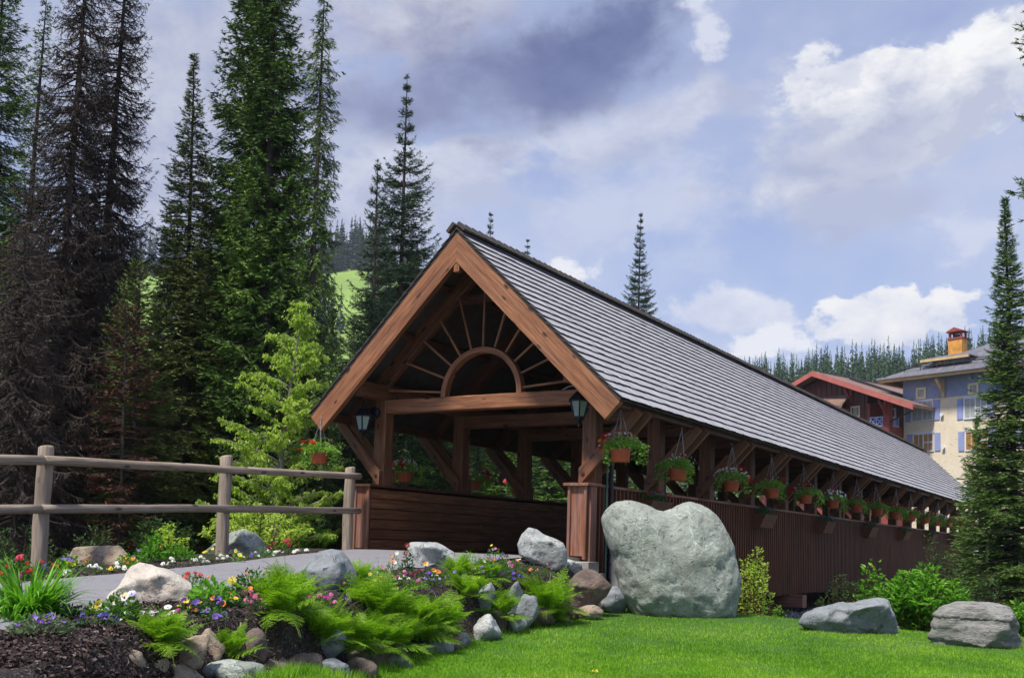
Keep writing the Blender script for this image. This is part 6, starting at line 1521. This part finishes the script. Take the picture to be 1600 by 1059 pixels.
def frame_at(px, py, d, vpx):
    """local frame for a facade whose horizontals run to photo column vpx on the horizon"""
    dv = _f*1+_r*(vpx-800)/F; dv = np.array([dv[0], dv[1], 0]); dv /= np.linalg.norm(dv)
    xr = -dv; n = np.cross(xr, np.array([0, 0, 1.])); o = at(px, py, d)          # n points to the viewer
    if n@(_f) > 0: n = -n
    return o, xr, n
class House:
    def __init__(s, name, label, px, py, d, vpx):
        s.o, s.x, s.n = frame_at(px, py, d, vpx); s.ob = empty(name, (s.o[0], s.o[1], gz(s.o[0], s.o[1]))); tag(s.ob, label, 'building'); s.base = np.array(s.ob.location)
    def loc(s, px, py, out=0.0):
        """photo pixel -> (x, z) on the facade plane pushed out by out"""
        v = _f+_r*(px-800)/F+_u*(PY-py)/F; P0 = s.o+s.n*out; t = ((P0-CP)@s.n)/(v@s.n); P = CP+v*t; r = P-s.o
        return r@s.x, r[2]
    def w(s, x, out, z): return s.o+s.x*x+s.n*out+np.array([0, 0, z])-s.base
    def blk(s, x0, x1, z0, z1, o0, o1, mat_, name, parent=None, mi=0):
        m = MB(); p = [s.w(x0, o1, z0), s.w(x1, o1, z0), s.w(x1, o0, z0), s.w(x0, o0, z0), s.w(x0, o1, z1), s.w(x1, o1, z1), s.w(x1, o0, z1), s.w(x0, o0, z1)]
        L = np.array([(x0, o1, z0), (x1, o1, z0), (x1, o0, z0), (x0, o0, z0), (x0, o1, z1), (x1, o1, z1), (x1, o0, z1), (x0, o0, z1)])
        m.hexa(p, g=L[:, [2, 0, 1]]+np.random.rand(3)*9); return m.build(name, mat_, parent or s.ob)
    def poly(s, pts, o0, o1, mat_, name, parent=None):
        """prism of facade-plane polygon (x,z)"""
        n = len(pts); m = MB(); v = [s.w(x, o1, z) for x, z in pts]+[s.w(x, o0, z) for x, z in pts]
        g = [(z, x, o1) for x, z in pts]+[(z, x, o0) for x, z in pts]
        m.add(v, [tuple(range(n)), tuple(range(n, 2*n))[::-1]]+[(k, n+k, n+(k+1) % n, (k+1) % n) for k in range(n)], 0, g); return m.build(name, mat_, parent or s.ob)
    def window(s, x0, x1, z0, z1, fm, gm, mull=1, fr=.07, out=0.0, hb=None):
        w_ = s.blk(x0, x1, z0, z1, out-.02, out+.02, gm, 'window')
        m = MB(); xm = (x0+x1)/2
        def bar(a0, a1, b0, b1, q=.06): 
            p = [s.w(a0, out+q, b0), s.w(a1, out+q, b0), s.w(a1, out+.021, b0), s.w(a0, out+.021, b0), s.w(a0, out+q, b1), s.w(a1, out+q, b1), s.w(a1, out+.021, b1), s.w(a0, out+.021, b1)]; m.hexa(p)
        bar(x0-fr, x0, z0-fr, z1+fr); bar(x1, x1+fr, z0-fr, z1+fr); bar(x0, x1, z1, z1+fr, .064); bar(x0, x1, z0-fr, z0, .07)
        if mull: bar(xm-.035, xm+.035, z0, z1, .055)
        if mull > 1: bar(xm+.035, x1, (z0+z1)/2-.03, (z0+z1)/2+.03, .05); bar((xm+x1)/2-.015, (xm+x1)/2+.015, z0, z1, .045); bar((xm+x0)/2-.012, (xm+x0)/2+.012, z0, z1, .045)
        m.build('frame', fm, w_); return w_
# cream and blue hotel
hb = House('hotel', 'cream hotel with a blue top storey, grey roof and ochre chimney behind the spruce', 1412, 640, 66.85, -420)
xl = .0; xr = 15.0; zg = -16
_, ze = hb.loc(1440, 594.5); _, zb = hb.loc(1440, 624)
hb.blk(xl, xr, zg, zb, -10, 0, M_cream, 'wall'); hb.blk(xl-.03, xr+.03, zb, ze+.25, -10.05, .04, M_bluew, 'upper_wall')
def rect(h, x0p, y0p, x1p, y1p):
    a, z1 = h.loc(x0p, (y0p+y1p)/2)[0], h.loc((x0p+x1p)/2, y0p)[1]; b, z0 = h.loc(x1p, (y0p+y1p)/2)[0], h.loc((x0p+x1p)/2, y1p)[1]; return a, b, z0, z1
for (a, b, c, d_, mt) in ((1426, 628, 1457, 656.5, M_curt), (1508, 622, 1541, 652, M_curt), (1428.5, 678.5, 1458, 704, M_blind), (1510, 674, 1543, 702, M_blind)):
    x0, x1, z0, z1 = rect(hb, a, b, c, d_); hb.window(x0, x1, z0, z1, M_wfr, mt, 2)
    for (q0, q1) in ((x0-.5, x0-.13), (x1+.13, x1+.5)): hb.blk(q0, q1, z0-.05, z1+.05, 0, .05, M_shut, 'shutter')
    hb.blk(x0-.1, x1+.1, z1+.08, z1+.15, 0, .09, M_wfr, 'window_head')
wx0 = rect(hb, 1426, 628, 1457, 656.5); wx1 = rect(hb, 1508, 622, 1541, 652); wl = rect(hb, 1428.5, 678.5, 1458, 704); stp = wx1[0]-wx0[0]
for j in (2, 3):
    for (z0, z1) in ((wx0[2], wx0[3]), (wl[2], wl[3])):
        x0 = wx0[0]+stp*j; x1 = wx0[1]+stp*j; hb.window(x0, x1, z0, z1, M_wfr, M_curt, 2)
        for (q0, q1) in ((x0-.5, x0-.13), (x1+.13, x1+.5)): hb.blk(q0, q1, z0-.05, z1+.05, 0, .05, M_shut, 'shutter')
for j in range(4):
    for z0 in (wl[2]-3.1, wl[2]-6.2): hb.window(wl[0]+stp*j, wl[1]+stp*j, z0, z0+wl[3]-wl[2], M_wfr, M_curt, 2)
for (a, b, c, d_) in ((1435, 608.5, 1445, 620.5), (1516.5, 601.5, 1527, 613)):
    x0, x1, z0, z1 = rect(hb, a, b, c, d_); hb.window(x0, x1, z0, z1, M_cfr, M_curt, 0, .12, .04)
for px, py in ((1473, 648), (1475.5, 699)):
    x, z = hb.loc(px, py); m = MB(); m.tube([hb.w(x, 0, z), hb.w(x, .18, z)], [.06, .11], 10); m.build('vent_cap', M_wfr, hb.ob)
# hipped roof with wide eaves, fascia, gutter and snow rail
ov = 1.15; zt = ze+.18
x0, x1 = xl-1.15, xr+1
m = MB(); rh = 4.6; dz_ = 9.0
V = [hb.w(x0, ov, zt), hb.w(x1, ov, zt), hb.w(x1, -10-ov, zt), hb.w(x0, -10-ov, zt), hb.w(x0+5.4, -4.6, zt+2.75), hb.w(x1-4, -4.6, zt+2.75)]
g_ = [(0, x0, 0), (0, x1, 0), (10, x1, 0), (10, x0, 0), (5, x0+5, 1), (5, x1-4, 1)]
m.add(V, [(0, 1, 5, 4), (1, 2, 5), (2, 3, 4, 5), (3, 0, 4), (3, 2, 1, 0)], 0, [(a, b*1.0, c) for a, b, c in g_]); roof2 = m.build('roof', M_slate, hb.ob)
hb.blk(x0+.02, x1-.02, zt-.24, zt-.02, ov-.16, ov-.02, M_tanb, 'fascia'); hb.blk(x0, x1, zt-.06, zt+.05, ov-.0, ov+.14, M_gut, 'gutter')
m = MB()
V = [hb.w(x0+.01, ov-.02, zt-.24), hb.w(x0+.01, -10-ov, zt-.24), hb.w(x0+.01, -10-ov, zt-.02), hb.w(x0+.01, ov-.02, zt-.02)]
m.hexa([hb.w(x0+.01, ov-.02, zt-.24), hb.w(x0+.13, ov-.02, zt-.24), hb.w(x0+.13, -10-ov, zt-.24), hb.w(x0+.01, -10-ov, zt-.24), hb.w(x0+.01, ov-.02, zt-.02), hb.w(x0+.13, ov-.02, zt-.02), hb.w(x0+.13, -10-ov, zt-.02), hb.w(x0+.01, -10-ov, zt-.02)]); m.build('fascia', M_tanb, hb.ob)
m = MB()
def rp(x, t, up_=0.0): return hb.w(x, ov-t*(ov+4.6), zt+2.75*t+up_)
m.tube([rp(x0+1.3, .17, .22), rp(x1-1.2, .17, .22)], .04, 6); m.tube([rp(x0+1.3, .17, .34), rp(x1-1.2, .17, .34)], .03, 6)
for i in range(14): q = x0+1.3+i*(x1-x0-2.5)/13; m.tube([rp(q, .17, .0), rp(q, .17, .36)], .03, 5)
m.build('snow_rail', M_dkm, hb.ob)
for px in (1475,):
    x, z = hb.loc(px, 606); m = MB(); m.beam(hb.w(x, .03, zt-1.15), hb.w(x, ov-.25, zt-.3), .16, .18); m.beam(hb.w(x, .1, zt-1.4), hb.w(x, .1, zt-.3), .16, .18, up=(1, 0, 0)); m.build('bracket', M_tanb, hb.ob)
# dormer with its flared eave, and the chimney tower
def rpx(px, py, out): return hb.loc(px, py, out)
oD = -.55
a = rpx(1464.5, 570, oD)[0]; b = rpx(1505, 570, oD)[0]; zd1 = rpx(1485, 560.5, oD)[1]; zd0 = rpx(1485, 574, oD)[1]
hb.blk(a, b, zd0-.5, zd1, -4.6, oD, M_bluew, 'dormer_wall')
for q0, q1 in ((1470, 1476), (1482, 1488)):
    X0 = rpx(q0, 565, oD)[0]; X1 = rpx(q1, 565, oD)[0]; hb.window(X0, X1, rpx(1480, 567.5, oD)[1], rpx(1480, 561.5, oD)[1], M_cfr, M_blind, 0, .07, oD)
m = MB(); e_ = .75; zr = zd1+.02
V = [hb.w(a-e_, oD+e_, zr), hb.w(b+e_, oD+e_, zr), hb.w(b+e_*.6, -5, zr), hb.w(a-e_*.6, -5, zr), hb.w(a+.3, oD-1.4, zr+.55), hb.w(b-.3, oD-1.4, zr+.55), hb.w(b, -5, zr+.55), hb.w(a, -5, zr+.55)]
m.hexa(V); dr = m.build('dormer_roof', M_slate, hb.ob)
hb.blk(a-e_, b+e_, zr-.17, zr-.005, oD+e_-.14, oD+e_, M_tanb, 'dormer_fascia', dr)
oC = -3.4; a = rpx(1481.5, 545, oC)[0]; b = rpx(1503, 545, oC)[0]; z0 = rpx(1490, 556, oC)[1]-.6; z1 = rpx(1490, 530, oC)[1]; z2 = rpx(1490, 518.5, oC)[1]
cw_ = (b-a)*.7; ch = hb.blk(a, b, z0, z1, oC-cw_, oC, M_chim, 'chimney')
hb.blk(a-.05, b+.05, z1, z1+.1, oC-cw_-.05, oC+.05, M_redp, 'chimney_band', ch)
for xx in (a+.02, b-.14):
    for oo in (oC-.12, oC-cw_+.02): hb.blk(xx, xx+.12, z1+.1, z2, oo, oo+.1, M_redp, 'chimney_post', ch)
hb.blk(a+.3, b-.3, z1+.1, z2-.15, oC-cw_*.7, oC-cw_*.3, M_dkm, 'flue', ch)
m = MB(); e_ = .14; V = [hb.w(a-e_, oC+e_, z2), hb.w(b+e_, oC+e_, z2), hb.w(b+e_, oC-cw_-e_, z2), hb.w(a-e_, oC-cw_-e_, z2), hb.w((a+b)/2, oC+e_, z2+.28), hb.w((a+b)/2, oC-cw_-e_, z2+.28)]
m.add(V, [(0, 1, 4), (2, 3, 5), (1, 2, 5, 4), (3, 0, 4, 5), (3, 2, 1, 0)]); m.build('chimney_roof', M_redp, ch)
hb.blk(rpx(1505, 545, -4.4)[0], rpx(1600, 545, -4.4)[0], rpx(1520, 553, -4.4)[1], rpx(1520, 549, -4.4)[1], -5.0, -4.0, M_dkm, 'ridge_flashing', roof2)

# red chalet in front of it
rc_ = House('chalet', 'red-brown gabled chalet with a lavender balcony rail left of the cream hotel', 1389, 640, 66, -420)
def L(px, py, o=0.0): return rc_.loc(px, py, o)
pk = L(1270, 579.5, .9); rt = L(1428, 631, .9); lf = (2*pk[0]-rt[0], rt[1])
slope = (pk[1]-rt[1])/(rt[0]-pk[0])
zfl = -15
xw1 = L(1389, 650)[0]; xw0 = 2*pk[0]-xw1
def under(x, off=.42): return pk[1]-abs(x-pk[0])*slope-off
rc_.poly([(xw0, zfl), (L(1355.5, 650)[0], zfl), (L(1355.5, 650)[0], under(L(1355.5, 650)[0])), (pk[0], under(pk[0])), (xw0, under(xw0))], -9, 0, M_redw, 'wall')
# battens are the wall's own pattern
m = MB()
x = xw0+.1
zrec1 = L(1370, 629)[1]; zrec0 = L(1370, 667)[1]; xb0 = L(1355.5, 650)[0]
while x < L(1355, 650)[0]:
    p0 = rc_.w(x, .02, zfl); p1 = rc_.w(x, .02, under(x)); m.beam(p0, p1, .07, .05, up=tuple(rc_.n)); x += .42
m.build('batten', M_redw, rc_.ob)
# right part: recessed balcony between red piers
zlow = L(1370, 664)[1]
xa = xb0
rc_.blk(xa, xw1, zfl, zrec0-.0, -9, 0.02, M_redp, 'lower_wall')
rc_.blk(xa, xw1, zrec1, under(xw1)-.0, -9, 0.01, M_redw, 'head_wall')
rc_.blk(xa, xw1, zrec0, zrec1, -9, -1.6, M_redw, 'recess_wall')
rc_.blk(xw1-.42, xw1, zrec0, zrec1, -.42, .015, M_redp, 'pier'); rc_.blk(xa-.02, xa+.18, zrec0, zrec1, -1.6, .025, M_redp, 'pier')
rc_.window(xa+.5, xa+.95, zrec0+.1, zrec0+1.25, M_wfr, M_glz, 0, .12, -1.58)
m = MB(); za, zb_ = zrec0, zrec0+.62
def rbar(a0, b0, a1, b1): m.beam(rc_.w(a0, .0, b0), rc_.w(a1, .0, b1), .06, .07, up=tuple(rc_.n))
q0, q1 = xa+.18, xw1-.42; qm = (q0+q1)/2
for zz in (za+.06, zb_): m.beam(rc_.w(q0, 0, zz), rc_.w(q1, 0, zz), .07, .08)
for qx in (q0+.04, qm, q1-.04): m.beam(rc_.w(qx, 0, za), rc_.w(qx, 0, zb_), .06, .07, up=tuple(rc_.n))
for u0, u1 in ((q0, qm), (qm, q1)): rbar(u0, za+.06, u1, zb_); rbar(u0, zb_, u1, za+.06)
for zz in (za+.06, zb_): m.beam(rc_.w(xw1-.05, -.42, zz), rc_.w(xw1-.05, -1.2, zz), .07, .08)
for oo in (-.6, -.85, -1.1): m.beam(rc_.w(xw1-.05, oo, za), rc_.w(xw1-.05, oo, zb_), .06, .07, up=tuple(rc_.n))
m.build('balcony_rail', M_rail, rc_.ob)
x0, x1, z0, z1 = rect(rc_, 1331.5, 636.5, 1342, 649.5); rc_.window(x0, x1, z0, z1, M_cfr, M_curt, 0, .09, .0)
# side wall going back on the right
# roof
for sd_ in (-1, 1):
    xe = rt[0] if sd_ == 1 else lf[0]; m = MB(); T = .2
    v = []
    for oo in (.95, -9.5):
        v += [rc_.w(pk[0], oo, pk[1]-T), rc_.w(xe, oo, rt[1]-T), rc_.w(xe, oo, rt[1]), rc_.w(pk[0], oo, pk[1])]
    gg = [(0, 0, 0), (5, 0, 0), (5, 0, .2), (0, 0, .2), (0, 10, 0), (5, 10, 0), (5, 10, .2), (0, 10, .2)]
    m.add(v, [(0, 1, 2, 3), (7, 6, 5, 4), (0, 4, 5, 1), (1, 5, 6, 2), (2, 6, 7, 3), (3, 7, 4, 0)], 0, gg); rf = m.build('roof', M_tile, rc_.ob)
    m = MB(); T2 = .36; v = []
    for oo in (1.03, .955): v += [rc_.w(pk[0], oo, pk[1]-T2), rc_.w(xe, oo, rt[1]-T2), rc_.w(xe, oo, rt[1]-.03), rc_.w(pk[0], oo, pk[1]-.03)]
    m.add(v, [(0, 1, 2, 3), (7, 6, 5, 4), (0, 4, 5, 1), (1, 5, 6, 2), (2, 6, 7, 3), (3, 7, 4, 0)]); m.build('bargeboard', M_redt, rc_.ob)
m = MB(); m.tube([rc_.w(pk[0]+.5, .8, pk[1]-.1), rc_.w(pk[0]+.5, -9.3, pk[1]-.1)], .05, 6); 
m.beam(rc_.w(pk[0]+.9, -2, pk[1]-.9*slope+.12), rc_.w(rt[0]-1, -2, rt[1]+.45), .25, .16); m.build('roof_flashing', M_dkm, rc_.ob)
for px in (1331, 1384):
    x = L(px, 640)[0]; m = MB(); zt2 = under(x, .36); m.beam(rc_.w(x, .06, zt2-1.0), rc_.w(x, .06, zt2), .13, .14, up=tuple(rc_.x)); m.beam(rc_.w(x, .1, zt2-.85), rc_.w(x, .8, zt2-.12), .12, .12); m.build('bracket', M_redp, rc_.ob)
# small lean-to roof
a = L(1285, 630, .5)[0]; b = L(1327, 617.5, .5)[0]; zA = L(1300, 634, 1.3)[1]; zB = L(1300, 618, .05)[1]
m = MB(); m.hexa([rc_.w(a-1.2, 1.3, zA-.15), rc_.w(b, 1.3, zA-.15), rc_.w(b-.3, .0, zB-.15), rc_.w(a-1.2, .0, zB-.15), rc_.w(a-1.2, 1.3, zA), rc_.w(b, 1.3, zA), rc_.w(b-.3, .0, zB), rc_.w(a-1.2, .0, zB)]); m.build('lean_to_roof', M_tile, rc_.ob)
rc_.blk(a-1.0, b-.35, zfl, zA-.1, 0, .9, M_redp, 'bay')
m = MB(); m.tube([rc_.w(rt[0]-.1, .9, rt[1]-.1), rc_.w(rt[0]+.02, .9, rt[1]-.35), rc_.w(xw1+.15, .1, rt[1]-.85), rc_.w(xw1+.12, .08, rt[1]-1.6), rc_.w(xw1+.12, .08, zfl)], .05, 6); m.build('downpipe', M_dkm, rc_.ob)
